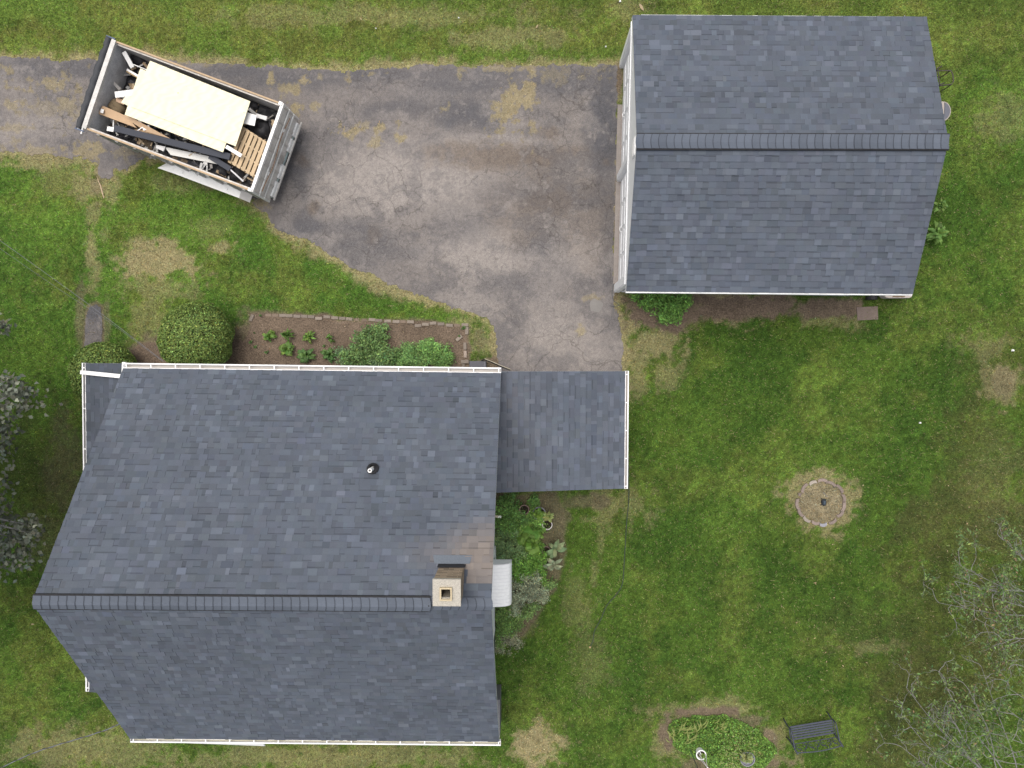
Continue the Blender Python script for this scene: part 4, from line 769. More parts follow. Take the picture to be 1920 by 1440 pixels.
mb.tube([bk(-.02, .48), bk(BL+.02, .48)], .012, 6); mb.tube([bk(-.03+t*(BL+.06), .80+.07*math.sin(t*3.14)) for t in np.linspace(0, 1, 12)], .015, 6)
for k in range(7):
    u0 = BL*(k+.5)/7; s_ = 1 if k % 2 else -1
    mb.tube([bk(u0+.07*math.sin(t*5)*s_*(1-t*.2), .49+.33*t) for t in np.linspace(0, 1, 12)], .011, 5); mb.tube([bk(u0+.055*math.cos(t), .64+.07*math.sin(t)) for t in np.linspace(0, 6.28, 12)], .007, 5)
mb.build('backrest', M_IRON, bench)
# ------------------------------------------------------------------ behind the garage
cz = .5; P_ = [at(x, y, cz) for x, y in ((1756, 133), (1782, 132), (1786, 138), (1788, 152), (1784, 158), (1760, 161), (1757, 160), (1755, 133))]
o = empty('metal_chair', (P_[0].x, P_[2].y, 0), 'brown tubular metal chair frame on the grass behind the garage', 'chair')
mb = MB(); mb.tube(P_+[P_[0]], .016, 6, (.07, .06, .055)); mb.build('seat_frame', M_ATTR, o, smooth=True)
for q in (P_[1], P_[4]):
    mb = MB(); mb.tube([q, q+Vector((.02, 0, -.25)), Vector((q.x+.0, q.y, 0))], .014, 6, (.07, .06, .055)); mb.build('leg', M_ATTR, o)
mb = MB(); mb.tube([P_[0], P_[0]+Vector((-.03, .03, .10)), P_[0]+Vector((.06, .07, .15))], .016, 6, (.05, .045, .04)); mb.tube([P_[5], P_[5]+Vector((-.03, -.01, .10)), P_[5]+Vector((.07, .03, .13))], .016, 6, (.05, .045, .04)); mb.tube([P_[0]+Vector((-.03, .03, .10)), P_[5]+Vector((-.03, -.01, .10))], .016, 6, (.05, .045, .04)); mb.build('backrest', M_ATTR, o)
tz = .55; mb = MB(); y0_, y1_ = at(1770, 227, tz).y, at(1770, 190, tz).y; xl = at(1755, 208, tz).x; xr = at(1783, 208, tz).x; cy_ = (y0_+y1_)/2; hy_ = (y1_-y0_)/2
prof = [(xl-.5, y0_)] + [(xr-.22+.22*math.cos(t), cy_+hy_*math.sin(t)) for t in np.linspace(-1.57, 1.57, 14)] + [(xl-.5, y1_)]
o = empty('side_table', (xl, cy_, 0), 'rounded beige and grey table end sticking out behind the garage roof', 'table')
mb.face([(x, y, tz) for x, y in prof], (.36, .32, .29)); mb.face([(x, y, tz-.05) for x, y in prof[::-1]], (.3, .27, .2))
for a, b in zip(prof, prof[1:]+prof[:1]): mb.face([(a[0], a[1], tz-.05), (b[0], b[1], tz-.05), (b[0], b[1], tz), (a[0], a[1], tz)], (.30, .26, .17))
tt = mb.build('table_top', M_ATTR, o); mb = MB(); pr = [(xr-.22+.20*math.cos(t), cy_+(hy_-.02)*math.sin(t)) for t in np.linspace(-1.35, 1.35, 12)]; mb.face([(xr-.17, pr[0][1], tz+.004)]+[(x, y, tz+.004) for x, y in pr]+[(xr-.17, pr[-1][1], tz+.004)], (.12, .125, .15)); mb.build('grey_band', M_ATTR, tt)
for yy in (y0_+.08, y1_-.08):
    for xx in (xl-.4, xl+.05):
        mb = MB(); mb.tube([(xx, yy, 0), (xx, yy, tz-.05)], .018, 6, (.1, .1, .1)); mb.build('leg', M_ATTR, o)
cz = .55; c0, c1 = at(1660, 558.5, cz), at(1711, 558.5, cz); o = empty('garden_cart', (c1.x, c1.y, 0), 'beige cart with a brown board and dark wheel at the back garage corner', 'cart')
mb = MB(); pr = [(c0.x-.05, c0.y+.08), (c0.x+.02, c0.y+.015), (c0.x+.08, c0.y), (c1.x-.09, c1.y), (c1.x-.03, c1.y+.02), (c1.x, c1.y+.09), (c1.x, c1.y+.7), (c0.x-.05, c0.y+.7)]
mb.face([(x, y, cz) for x, y in pr], (.45, .40, .37)); mb.face([(x, y, cz-.28) for x, y in pr[::-1]], (.35, .3, .27))
for a, b in zip(pr, pr[1:]+pr[:1]): mb.face([(a[0], a[1], cz-.28), (b[0], b[1], cz-.28), (b[0], b[1], cz), (a[0], a[1], cz)], (.42, .37, .34))
mb.build('body', M_ATTR, o, bevel=.01)
mb = MB(); a, b = at(1674, 557, cz+.02), at(1700, 557, cz+.02); mb.slab([(a.x, a.y, cz+.02), (b.x-.05, b.y, cz+.02), (b.x, b.y+.6, cz+.02), (a.x+.1, a.y+.6, cz+.02)], .015, (.17, .12, .08)); mb.build('board', M_WOOD, o)
for q, zz in ((at(1634, 559, .16), .16), (Vector((c1.x-.3, c1.y+.15, .16)), .16)):
    mb = MB(); n = 18; rr = .15; w2 = .045
    for i in range(n):
        t0, t1 = 2*math.pi*i/n, 2*math.pi*(i+1)/n
        A = [(q.x+rr*math.cos(t), q.y+s_*w2, zz+rr*math.sin(t)) for t in (t0, t1) for s_ in (-1, 1)]; mb.face([A[0], A[1], A[3], A[2]], (.02, .02, .022))
    for s_ in (-1, 1): mb.face([(q.x+rr*math.cos(2*math.pi*i/n), q.y+s_*w2, zz+rr*math.sin(2*math.pi*i/n)) for i in range(n)][::s_], (.03, .03, .033))
    wh = mb.build('wheel', M_BLACK, o)
mb = MB(); mb.beam((at(1634, 559, .3).x, at(1634, 559, .3).y+.05, .17), (c0.x, c0.y+.15, .4), .05, .04, (.03, .03, .03)); mb.build('axle_bar', M_BLACK, o)
# ------------------------------------------------------------------ dump trailer
TZ = 1.75; FZ = .62                                          # top rail, bed floor
tFL, tFR, tRR, tRL = at(208, 74, TZ), at(527, 196, TZ), at(478, 358, TZ), at(161, 241, TZ)   # front-left.. seen from above: front = left end of the photo
org = (tFL+tRL)/2; ax_ = ((tFR+tRR)/2-(tFL+tRL)/2); TL = ax_.length; ax_.normalize(); ang = math.atan2(ax_.y, ax_.x); TW = ((tFL-tRL).length+(tFR-tRR).length)/2
TM = Matrix.Translation((org.x, org.y, 0)) @ Matrix.Rotation(ang, 4, 'Z')
def T(x, y, z): return TM @ Vector((x, y, z))
tr = empty('dump_trailer', (org.x, org.y, 0), 'steel dump trailer full of demolition rubbish parked on the driveway', 'trailer', rz=ang)
def tb(mb): mb.v = [tuple(TM @ Vector(v)) for v in mb.v]; return mb
hw = TW/2; WS = (.50, .48, .46); AL = (.34, .33, .32)
mb = MB(); mb.box((0, -hw, FZ-.06), (TL, hw, FZ), (.10, .10, .11)); mb.box((.2, -hw+.3, .42), (TL-.1, -hw+.42, FZ-.06), (.05, .05, .05)); mb.box((.2, hw-.42, .42), (TL-.1, hw-.3, FZ-.06), (.05, .05, .05)); tb(mb).build('bed_floor', M_METAL, tr)
M_TS = mat('scuffed_trailer_steel', rough=.45, amp=.35, scale=5, amp2=.2, scale2=40, metal=.15)
M_TSL = mat('scuffed_bare_steel', rough=.5, amp=.22, scale=4, amp2=.2, scale2=30, metal=.1)
for s_ in (-1, 1):
    mb = MB(); y0_ = s_*hw; y1_ = s_*(hw-.035); lo, hi = min(y0_, y1_), max(y0_, y1_); mb.box((.04, lo, FZ), (TL-.06, hi, TZ-.14), (.48, .47, .46))
    for k in range(9):
        xx = .3+k*(TL-.6)/8; mb.box((xx-.04, s_*hw if s_ > 0 else -hw-.05, FZ), (xx+.04, s_*hw+.05 if s_ > 0 else -hw, TZ-.16), (.5, .48, .47))
    sw = tb(mb).build('side_wall', M_TS, tr)
    mb = MB(); mb.box((.04, lo-.02, TZ-.14), (TL-.06, hi+.02, TZ-.06), WS); tb(mb).build('top_rail', M_METAL, sw, bevel=.006)
    mb = MB(); mb.box((.06, min(s_*(hw-.012), s_*(hw+.028)), TZ-.06), (TL-.1, max(s_*(hw-.012), s_*(hw+.028)), TZ+.0), (.46, .34, .22)); tb(mb).build('side_board', M_WOOD, sw)
mb = MB(); mb.box((0, -hw, FZ), (.04, hw, TZ-.06), (.60, .60, .60)); mb.box((-.03, -hw-.03, TZ-.06), (.085, hw+.03, TZ+.03), (.52, .51, .49)); tb(mb).build('front_wall', M_TSL, tr)
# tailgate, sloping slightly outward with ribs
mb = MB(); xg = TL-.06
mb.box((xg, -hw-.03, TZ-.07), (xg+.075, hw+.03, TZ+.02), (.80, .79, .77))
mb.hexa([(xg+.0, -hw, FZ-.02), (xg+.06, -hw, FZ-.02), (xg+.06, hw, FZ-.02), (xg+.0, hw, FZ-.02), (xg, -hw, TZ-.07), (xg+.05, -hw, TZ-.07), (xg+.05, hw, TZ-.07), (xg, hw, TZ-.07)], (.62, .59, .56))
for yy in np.linspace(-hw+.02, hw-.02, 7): mb.beam((xg+.065, yy, TZ-.09), (xg+.075, yy, FZ+.0), .045, .03, (.56, .53, .50), up=(1, 0, 0))
for t, c in ((.30, .85), (.63, .8)): mb.box((xg+.06+.015*t, -hw-.02, TZ-.09-(TZ-FZ-.09)*t-.02), (xg+.085+.015*t, hw+.02, TZ-.09-(TZ-FZ-.09)*t+.02), (c, c, c*.97))
tg = tb(mb).build('tailgate', M_TSL, tr)
mb = MB(); mb.box((xg+.02, -hw+.1, FZ-.16), (xg+.065, hw-.1, FZ-.04), (.5, .61, .6))
for a, b in ((-hw+.12, -.6), (-.5, -.12), (.25, .6), (.68, hw-.1)): mb.box((xg+.065, a, FZ-.10), (xg+.115, b, FZ+.06), (.82, .82, .81))
mb.box((xg+.115, -hw+.06, FZ-.16), (xg+.145, hw-.02, FZ-.10), (.55, .53, .5)); tb(mb).build('rear_step', M_TSL, tr)
mb = MB(); P_ = [T(xg+.095, t, TZ-.45-.12*math.sin((t+1)*2.2)**2) for t in np.linspace(-hw+.1, hw-.15, 30)]; mb.tube(P_, .010, 5, (.32, .18, .10)); 
for yy in (-.55, .62): mb.tube([T(xg+.10+.01*math.cos(t), yy+.04*math.sin(t), TZ-.45) for t in np.linspace(0, 6.28, 10)], .008, 5, (.75, .75, .75))
mb.build('chain', M_ATTR, tg)
mb = MB(); mb.lathe([(.001, 0), (.13, 0), (.13, .02), (.001, .02)], (0, 0, 0), 18, (.3, .28, .27)); Mx = TM @ Matrix.Translation((xg+.085, -.05, FZ+.25)) @ Matrix.Rotation(1.52, 4, 'Y'); mb.v = [tuple(Mx @ Vector(v)) for v in mb.v]; mb.build('round_plate', M_METAL, tg)
# corner posts
for s_ in (-1, 1):
    mb = MB(); mb.box((xg-.05, s_*hw-.045, FZ-.1), (xg+.05, s_*hw+.045, TZ+.05), (.82, .81, .8)); tb(mb).build('corner_post', M_WHITEC, tr, bevel=.008)
# fenders and wheels
for s_ in (-1, 1):
    ya, yb = sorted((s_*(hw+.005), s_*(hw+.23))); mb = MB(); x0, x1 = 1.62, 3.95; zf = .72
    mb.hexa([(x0+.35, ya, zf-.015), (x1-.1, ya, zf-.015), (x1-.1, yb, zf-.015), (x0+.35, yb, zf-.015), (x0+.35, ya, zf), (x1-.1, ya, zf), (x1-.1, yb, zf), (x0+.35, yb, zf)], (.84, .84, .83))
    mb.hexa([(x0-.25, ya, .45), (x0+.35, ya, zf-.015), (x0+.35, yb, zf-.015), (x0-.05, yb, .45), (x0-.25, ya, .465), (x0+.35, ya, zf), (x0+.35, yb, zf), (x0-.05, yb, .465)], (.84, .84, .83))
    mb.hexa([(x1-.1, ya, zf-.015), (x1+.12, ya, .5), (x1+.12, yb, .5), (x1-.1, yb, zf-.015), (x1-.1, ya, zf), (x1+.13, ya, .51), (x1+.13, yb, .51), (x1-.1, yb, zf)], (.66, .64, .62))
    for xx in (x0+.5, x1-.55): mb.box((xx, ya+.06, zf), (xx+.09, ya+.15, zf+.025), (.85, .85, .85))
    tb(mb).build('fender', M_WHITEC, tr)
    for xc in (x0+.75, x1-.55):
        mb = MB(); n = 24; rr = .33; y2, y3 = sorted((s_*(hw-.02), s_*(hw+.185)))
        for i in range(n):
            t0, t1 = 2*math.pi*i/n, 2*math.pi*(i+1)/n
            mb.face([(xc+rr*math.cos(t0), y2, rr+rr*math.sin(t0)), (xc+rr*math.cos(t1), y2, rr+rr*math.sin(t1)), (xc+rr*math.cos(t1), y3, rr+rr*math.sin(t1)), (xc+rr*math.cos(t0), y3, rr+rr*math.sin(t0))])
        for yy in (y2, y3): mb.face([(xc+rr*math.cos(2*math.pi*i/n), yy, rr+rr*math.sin(2*math.pi*i/n)) for i in range(n)])
        wl = tb(mb).build('wheel', M_BLACK, tr); mb = MB(); yo = y3+.004 if s_ > 0 else y2-.004; mb.face([(xc+.2*math.cos(2*math.pi*i/n), yo, rr+.2*math.sin(2*math.pi*i/n)) for i in range(n)]); tb(mb).build('rim', M_ALU, wl)
# tarp roll and its crank, tongue
mb = MB(); r0 = random.Random(3); P_ = [T(-.13-.012*math.sin(t*40), t*2*hw*1.0-hw, TZ-.02) for t in np.linspace(-.03, 1.02, 44)]; mb.tube(P_, [.07+r0.uniform(-.008, .012)+.02*math.sin(i/43*3.14) for i in range(44)], 12, (.055, .058, .065)); tp_ = mb.build('tarp_roll', M_ATTR, tr, smooth=True)
for yy in (-hw-.10, hw+.06):
    mb = MB(); mb.tube([T(-.13, yy+.1*(1 if yy < 0 else -1), TZ-.02), T(-.13, yy, TZ-.02)], .03, 8, (.75, .75, .75)); mb.beam(T(-.2, yy, TZ), T(.04, yy-.0, TZ), .03, .03, (.1, .13, .2)); mb.beam(T(-.02, yy+(.1 if yy < 0 else -.1), TZ), T(-.02, yy-(.08 if yy < 0 else 0), TZ-.02), .03, .02, (.75, .75, .75)); mb.build('tarp_bracket', M_ATTR, tp_)
mb = MB()
for s_ in (-1, 1): mb.beam(T(0, s_*.55, .5), T(-1.25+.9, s_*.1, .5), .08, .1, (.05, .05, .05))
mb.build('tongue', M_BLACK, tr)
mb = MB(); mb.tube([T(-.36, .0, .3), T(-.36, .0, 1.0)], .035, 10, (.6, .6, .6)); mb.tube([T(-.36+.07*math.cos(t), .07*math.sin(t), 1.02) for t in np.linspace(0, 6.28, 12)], .010, 5, (.75, .75, .75)); mb.build('jack', M_ATTR, tr)
# ------------------------------------------------------------------ load (zoomed pixel coords: x/4+120, y/4+40)
def zp(x, y, z): return at(x/4+120, y/4+40, z)
def board(name, quad, z, t, c, label, cat, m=M_ATTR, bevel=.003, group=None, tilt=0):
    "quad of zoomed pixels, top height z (or per-corner list)"
    zz = z if isinstance(z, (list, tuple)) else [z]*4; P = [zp(x, y, q) for (x, y), q in zip(quad, zz)]
    ar = sum(P[i].x*P[(i+1) % 4].y-P[(i+1) % 4].x*P[i].y for i in range(4))
    if ar < 0: P = P[::-1]
    mb = MB(); mb.slab(P, t, c); return tag(mb.build(name, m, bevel=bevel), label, cat, group)
def bar(name, a, b, wpx, z, t, c, label, cat, m=M_ATTR, group=None):
    a = Vector((*a, 0)); b = Vector((*b, 0)); d = (b-a).normalized(); s_ = Vector((-d.y, d.x, 0))*wpx/2; zz = z if isinstance(z, (list, tuple)) else (z, z)
    return board(name, [(a+s_)[:2], (b+s_)[:2], (b-s_)[:2], (a-s_)[:2]], [zz[0], zz[1], zz[1], zz[0]], t, c, label, cat, m, .003, group)
def plymat():
    m = mat('plywood_face', (.86, .80, .58), rough=.6, amp=.05, scale=3, spec=.2); t = m.node_tree; N = t.nodes; L = t.links; b = N['Principled BSDF']; src = b.inputs['Base Color'].links[0].from_socket
    tc = N.new('ShaderNodeTexCoord'); wv = N.new('ShaderNodeTexWave'); wv.inputs['Scale'].default_value = 1.1; wv.inputs['Distortion'].default_value = 9; wv.inputs['Detail'].default_value = 2; wv.inputs['Detail Scale'].default_value = 1.3
    mp = N.new('ShaderNodeMapping'); mp.inputs['Rotation'].default_value = (0, 0, .35); mp.inputs['Scale'].default_value = (1, 3, 1); L.new(tc.outputs['Object'], mp.inputs[0]); L.new(mp.outputs[0], wv.inputs[0])
    mx = N.new('ShaderNodeMix'); mx.data_type = 'RGBA'; mx.blend_type = 'MULTIPLY'; mx.inputs['Factor'].default_value = .12; L.new(src, mx.inputs['A']); L.new(wv.outputs[0], mx.inputs['B']); L.new(mx.outputs['Result'], b.inputs['Base Color']); return m
M_PLY = plymat(); gp = 'plywood sheets on the trailer load'
board('plywood_sheet', [(645,295),(1397,600),(1288,937),(500,640)], 1.66, .012, (1,1,1), 'topmost pale plywood sheet lying across the trailer load', 'plywood', M_PLY, .001, gp)
sheet_ = [o_ for o_ in C.objects if o_.name.startswith('plywood_sheet')][0]
for kx, ky, kr in ((855, 537, .018), (1350, 682, .012), (1285, 900, .012), (835, 606, .007), (1145, 722, .009), (1240, 645, .006), (920, 490, .006), (1150, 560, .006), (1120, 650, .007)):
    mb = MB(); c_ = zp(kx, ky, 1.6615); mb.face([c_+Vector((kr*math.cos(t), kr*.7*math.sin(t), 0)) for t in np.linspace(0, 5.6, 9)], (.30, .19, .10)); mb.build('knot', M_ATTR, sheet_)
board('plywood_sheet', [(572,352),(1300,680),(1192,982),(455,700)], 1.635, .012, (1,1,1), 'second pale plywood sheet showing below and left of the top sheet', 'plywood', M_PLY, .001, gp)
board('plywood_sheet', [(470,550),(700,640),(660,720),(428,608)], 1.61, .012, (1,1,1), 'small plywood corner poking out left of the two large sheets', 'plywood', M_PLY, .001, gp)
# rubbish mound filling the bed
X, Y = np.meshgrid(np.linspace(.06, TL-.1, 60), np.linspace(-hw+.05, hw-.05, 34), indexing='ij'); hz = FZ+.12+.55*vnoise(X, Y, 1.6, 81, 4, .6)*np.sin(np.clip(X/TL, .03, .97)*3.14)**.4+.1*vnoise(X, Y, 7, 82, 2); V = np.stack([X, Y, hz], -1).reshape(-1, 3); V = V @ np.array(TM.to_3x3()).T+np.array(TM.translation)
idx = np.arange(X.size).reshape(X.shape); Fq = np.stack([idx[:-1, :-1], idx[1:, :-1], idx[1:, 1:], idx[:-1, 1:]], -1).reshape(-1, 4)
n_ = vnoise(X, Y, 4, 83, 2).reshape(-1); mb = MB(); rh = random.Random(12)
for q_ in Fq: mb.face([V[i] for i in q_], (.10, .075, .05) if n_[q_[0]] > .62 else (.018, .019, .023))
pal_ = [(.5, .5, .49), (.34, .25, .16), (.10, .08, .06), (.03, .03, .035), (.22, .21, .2), (.05, .05, .06), (.42, .33, .22), (.7, .7, .68)]
for k in range(420):
    i, j = rh.randint(1, 58), rh.randint(1, 32); p = Vector((*TM.inverted().to_3x3().col[0][:0], )) if 0 else Vector(V[i*34+j]); c = rh.choice(pal_); L_ = rh.uniform(.04, .3)*(1 if rh.random() < .8 else 1.8); W_ = rh.uniform(.015, .09)
    M_ = Matrix.Translation(p+Vector((0, 0, rh.uniform(0, .08)))) @ Euler((rh.gauss(0, .35), rh.gauss(0, .35), rh.uniform(0, 6.3))).to_matrix().to_4x4(); mb.box((-L_/2, -W_/2, -.008), (L_/2, W_/2, .012), c, M_)
tag(mb.build('rubbish_heap', mat('rubbish', rough=.55, amp=.3, scale=20, bump=.5, bscale=25)), 'dark heap of torn roofing felt, bags and splinters filling the trailer bed', 'rubbish', kind='stuff')
WHT = (.84, .84, .83); gw = 'white trim offcuts in the trailer'
bar('trim_board', (448,228), (512,345), 32, (1.5, 1.3), .03, WHT, 'white board leaning in the top left corner of the trailer', 'board', group=gw)
bar('trim_board', (345,435), (420,512), 22, (1.35, 1.15), .06, (.6,.57,.53), 'short worn white board standing left of the plywood', 'board', group=gw)
bar('trim_board', (382,550), (560,528), 46, (1.45, 1.5), .03, WHT, 'wide white board poking out left from under the plywood', 'board', group=gw)
bar('trim_board', (470,360), (590,430), 16, (1.2, 1.3), .03, WHT, 'thin white strip with a tan edge near the upper left of the load', 'board', group=gw)
bar('wood_strip', (468,374), (570,432), 9, (1.16, 1.25), .03, (.5,.36,.2), 'thin tan strip lying beside the thin white strip', 'board', group=gw)
bar('trim_board', (515,320), (640,372), 6, (1.3, 1.35), .015, WHT, 'very thin white batten running from the corner board to the plywood', 'board', group=gw)
bar('trim_board', (1215,938), (1330,1008), 28, (1.62, 1.60), .03, WHT, 'short white board resting on the pallet at the plywood edge', 'board', group=gw)
board('trim_board', [(1368,680),(1445,705),(1428,784),(1345,765)], 1.5, .02, WHT, 'square white panel right of the top plywood sheet', 'board', group=gw)
bar('trim_board', (1440,705), (1520,728), 30, (1.35, 1.3), .05, (.7,.7,.7), 'crumpled white piece next to the square white panel', 'board', group=gw)
board('trim_board', [(752,940),(1080,1010),(1185,1078),(800,1002)], 1.25, .03, (.66,.66,.64), 'long pale grey white panel below the black downpipe', 'board', group=gw)
board('trim_board', [(690,925),(760,940),(745,975),(690,950)], 1.3, .04, (.62,.62,.62), 'small pale block left of the long grey white panel', 'board', group=gw)
bar('trim_board', (322,803), (372,812), 34, (1.4, 1.4), .03, WHT, 'small white block at the lower left end of the black downpipe', 'board', group=gw)
bar('trim_board', (592,808), (640,788), 26, (1.45, 1.45), .03, WHT, 'small white offcut on the cardboard at the lower plywood edge', 'board', group=gw)
bar('trim_board', (535,830), (600,785), 6, (1.44, 1.46), .01, WHT, 'thin white sliver crossing the cardboard', 'board', group=gw)
bar('trim_board', (370,740), (368,810), 9, (1.3, 1.3), .03, (.7,.7,.7), 'narrow white stick between the cardboard and the trailer side', 'board', group=gw)
bar('metal_strip', (1240,1105), (1345,1200), 11, (1.35, 1.3), .02, (.6,.6,.62), 'narrow bright metal strip near the lower right trailer corner', 'strip')
bar('downpipe', (375,800), (1243,1015), 48, (1.42, 1.55), .09, (.05,.055,.07), 'long black downpipe lying along the lower side of the trailer', 'pipe', group='black downpipes')
bar('downpipe', (1090,1010), (1245,1108), 40, (1.40, 1.38), .05, (.05,.055,.07), 'short dark channel crossing under the long black downpipe end', 'pipe', group='black downpipes')
CB = (.50, .35, .22); gc = 'cardboard in the trailer'
board('cardboard_box', [(290,632),(470,710),(545,800),(250,690)], [1.5,1.45,1.42,1.45], .09, CB, 'long flat cardboard box at the left end of the trailer', 'cardboard', M_CARD, .004, gc)
board('cardboard_box', [(430,705),(470,700),(800,880),(620,830)], [1.46,1.5,1.5,1.42], .02, (.52,.37,.24), 'cardboard flap running under the lower plywood edge', 'cardboard', M_CARD, .002, gc)
board('cardboard_box', [(500,812),(640,812),(780,885),(700,870)], [1.38,1.4,1.4,1.36], .03, (.40,.28,.17), 'brown cardboard strip next to the long black downpipe', 'cardboard', M_CARD, .002, gc)
board('cardboard_box', [(390,570),(470,590),(445,625),(390,600)], 1.35, .05, (.48,.34,.24), 'small tan cardboard piece left of the small plywood corner', 'cardboard', M_CARD, .002, gc)
board('paper_label', [(278,655),(300,662),(292,690),(270,682)], 1.52, .004, WHT, 'small white paper tag on the left end of the long cardboard box', 'paper')
mb = MB(); bcn = zp(405, 650, 1.15); pr = [(.22*math.sin(t), -.2*math.cos(t)) for t in np.linspace(.2, 3.1, 9)]; mb.lathe(pr, bcn, 16, (.17, .13, .08)); mb.v = [(v[0]+.03*math.sin(v[1]*23), v[1]+.03*math.sin(v[0]*19+1), v[2]+.03*math.sin(v[0]*15+v[1]*21)) for v in mb.v]; tag(mb.build('paper_bag', M_CARD, smooth=True), 'rounded brown paper bag between cardboard and plywood corner', 'bag')
for k_, (x, y, r_, sq, lb) in enumerate([(1490,820,.24,.8,'lumpy black bag between the pallet and the tailgate'),(1420,790,.16,.7,'small black bag beside the square white panel'),(1300,1140,.18,.7,'black bag in the lower right trailer corner'),(560,270,.2,.6,'black bag in the top left corner behind the plywood'),(1190,1130,.13,.8,'dark grey lump below the short dark channel'),(1430,640,.1,.8,'dark coil near the upper rail right of the plywood')]):
    c_ = zp(x, y, 1.05); mb = MB(); mb.lathe([(r_*math.sin(t)+.001, -r_*sq*math.cos(t)) for t in np.linspace(.2, 3.12, 12)], (0, 0, 0), 18, (.02, .021, .026)); mb.v = [(c_.x+v[0]*(1+.25*mn.noise(Vector(v)*7+Vector((k_, 0, 0)))), c_.y+v[1]*(1+.25*mn.noise(Vector(v)*6+Vector((0, k_, 0)))), c_.z+v[2]+.05*mn.noise(Vector(v)*9)) for v in mb.v]
    tag(mb.build('rubbish_bag', M_BLACK, smooth=True), lb, 'bag', 'black bags in the trailer')
# pallet
A_, B_, C_, D_ = zp(1340, 788, 1.45), zp(1525, 905, 1.45), zp(1425, 1170, 1.42), zp(1225, 1052, 1.42); pal = empty('wooden_pallet', tuple((A_+C_)/2), 'tan wooden pallet lying at the tailgate end of the load', 'pallet')
mb = MB(); c6 = [.50, .38, .24]
Q = lambda u, v, z=0: A_.lerp(B_, u).lerp(D_.lerp(C_, u), v)+Vector((0, 0, z))
for k in range(6):
    u0, u1 = k/6+.01, (k+1)/6-.035; kk = random.uniform(.85, 1.1); mb.slab([Q(u0, 0), Q(u0, 1), Q(u1, 1), Q(u1, 0)], .018, [c*kk for c in c6])
mb.build('deck', M_WOOD, pal)
for v in (.03, .35, .64, .95):
    mb = MB(); mb.slab([Q(0, v-.02, -.019), Q(0, v+.02, -.019), Q(1, v+.02, -.019), Q(1, v-.02, -.019)], .08, (.62, .50, .34)); mb.build('stringer', M_WOOD, pal)
mb = MB()
for k in range(5):
    u0 = k/5+.03; mb.slab([Q(u0, 0, -.10), Q(u0, 1, -.10), Q(u0+.13, 1, -.10), Q(u0+.13, 0, -.10)], .018, (.38, .28, .17))
mb.build('base_boards', M_WOOD, pal)
# ------------------------------------------------------------------ trees
def limb(mb, p, d, L_, r, depth, tips, rnd, seg=5, spread=.55, upb=.15, curv=.3, nb=(2, 4), shrink=.68, sides=6):
    pts = [Vector(p)]; rs = [r]; d = Vector(d).normalized()
    for i in range(seg):
        d = (d+Vector((rnd.gauss(0, curv), rnd.gauss(0, curv), rnd.gauss(0, curv*.6)+upb*.3))*.35).normalized(); pts.append(pts[-1]+d*L_/seg); rs.append(r*(1-.55*(i+1)/seg))
    mb.tube(pts, rs, max(3, sides), cap=False)
    if depth <= 0:
        tips.append((pts, d)); return
    n = rnd.randint(*nb)
    for k in range(n):
        i = rnd.randint(max(1, seg//2-1), seg); dd = (d+Vector((rnd.gauss(0, spread), rnd.gauss(0, spread), rnd.gauss(0, spread*.6)))).normalized()
        limb(mb, pts[i], dd, L_*shrink*rnd.uniform(.75, 1.15), rs[i]*.7, depth-1, tips, rnd, seg, spread, upb, curv, nb, shrink, sides-1)
def sparse_tree(base, starts, label, seed, leafc=(.12, .185, .055), nleaf=9, leaf=(.06, .11)):
    rnd = random.Random(seed); o = empty('fruit_tree', (base[0], base[1], 0), label, 'tree', 'sparse trees at the right edge'); mb = MB(); tips = []; B_ = Vector((base[0], base[1], 0)); H_ = Vector((base[0], base[1], 1.4))
    mb.tube([B_, B_.lerp(H_, .5)+Vector((.05, .03, 0)), H_], [.17, .14, .12], 10)
    for (tx, ty, tz_, dpt) in starts:
        tgt = at(tx, ty, tz_); mid = H_.lerp(tgt, .5)+Vector((rnd.gauss(0, .12), rnd.gauss(0, .12), .3)); m1 = H_.lerp(mid, .5)+Vector((rnd.gauss(0, .09), rnd.gauss(0, .09), .1)); m2 = mid.lerp(tgt, .5)+Vector((rnd.gauss(0, .09), rnd.gauss(0, .09), 0)); mb.tube(spline([H_, m1, mid, m2, tgt], 3), [.026-.022*i/12 for i in range(13)], 6, cap=False)
        dd = (tgt-mid).normalized()
        for q in range(6): limb(mb, mid.lerp(tgt, .35+.13*q), dd+Vector((rnd.gauss(0, .5), rnd.gauss(0, .5), rnd.gauss(0, .25))), rnd.uniform(.45, .8), .008, dpt, tips, rnd, 6, .95, .0, 1.15, (3, 4), .62, 4)
    mb.build('trunk', M_BARK, o); P = []; 
    for pts, d in tips:
        for k in range(nleaf):
            if rnd.random() < .6:
                a = rnd.randint(1, len(pts)-1); P.append(tuple(pts[a].lerp(pts[a-1], rnd.random())+Vector((rnd.gauss(0, .035), rnd.gauss(0, .035), rnd.gauss(0, .03)))))
    P = np.array(P); q = len(P); cc = rcol(q, leafc, .3, .12); P = P[rng.random(q) < .72]; q = len(P); cc = cc[:q]; br = rng.random(q) < .07; cc[br] = rcol(br.sum(), (.20, .14, .08), .2, .05)
    link('crown', leafmesh('crown', [leafcloud(P, np.array([0, 0, 1.])+rng.normal(size=P.shape)*.6, rng.uniform(*leaf, q), rng.uniform(leaf[0]*.35, leaf[1]*.42, q), cc)]), M_LEAF, o)
b1 = at(2010, 1150, 0); b2 = at(1850, 1500, 0); b3 = at(2020, 1390, 0)
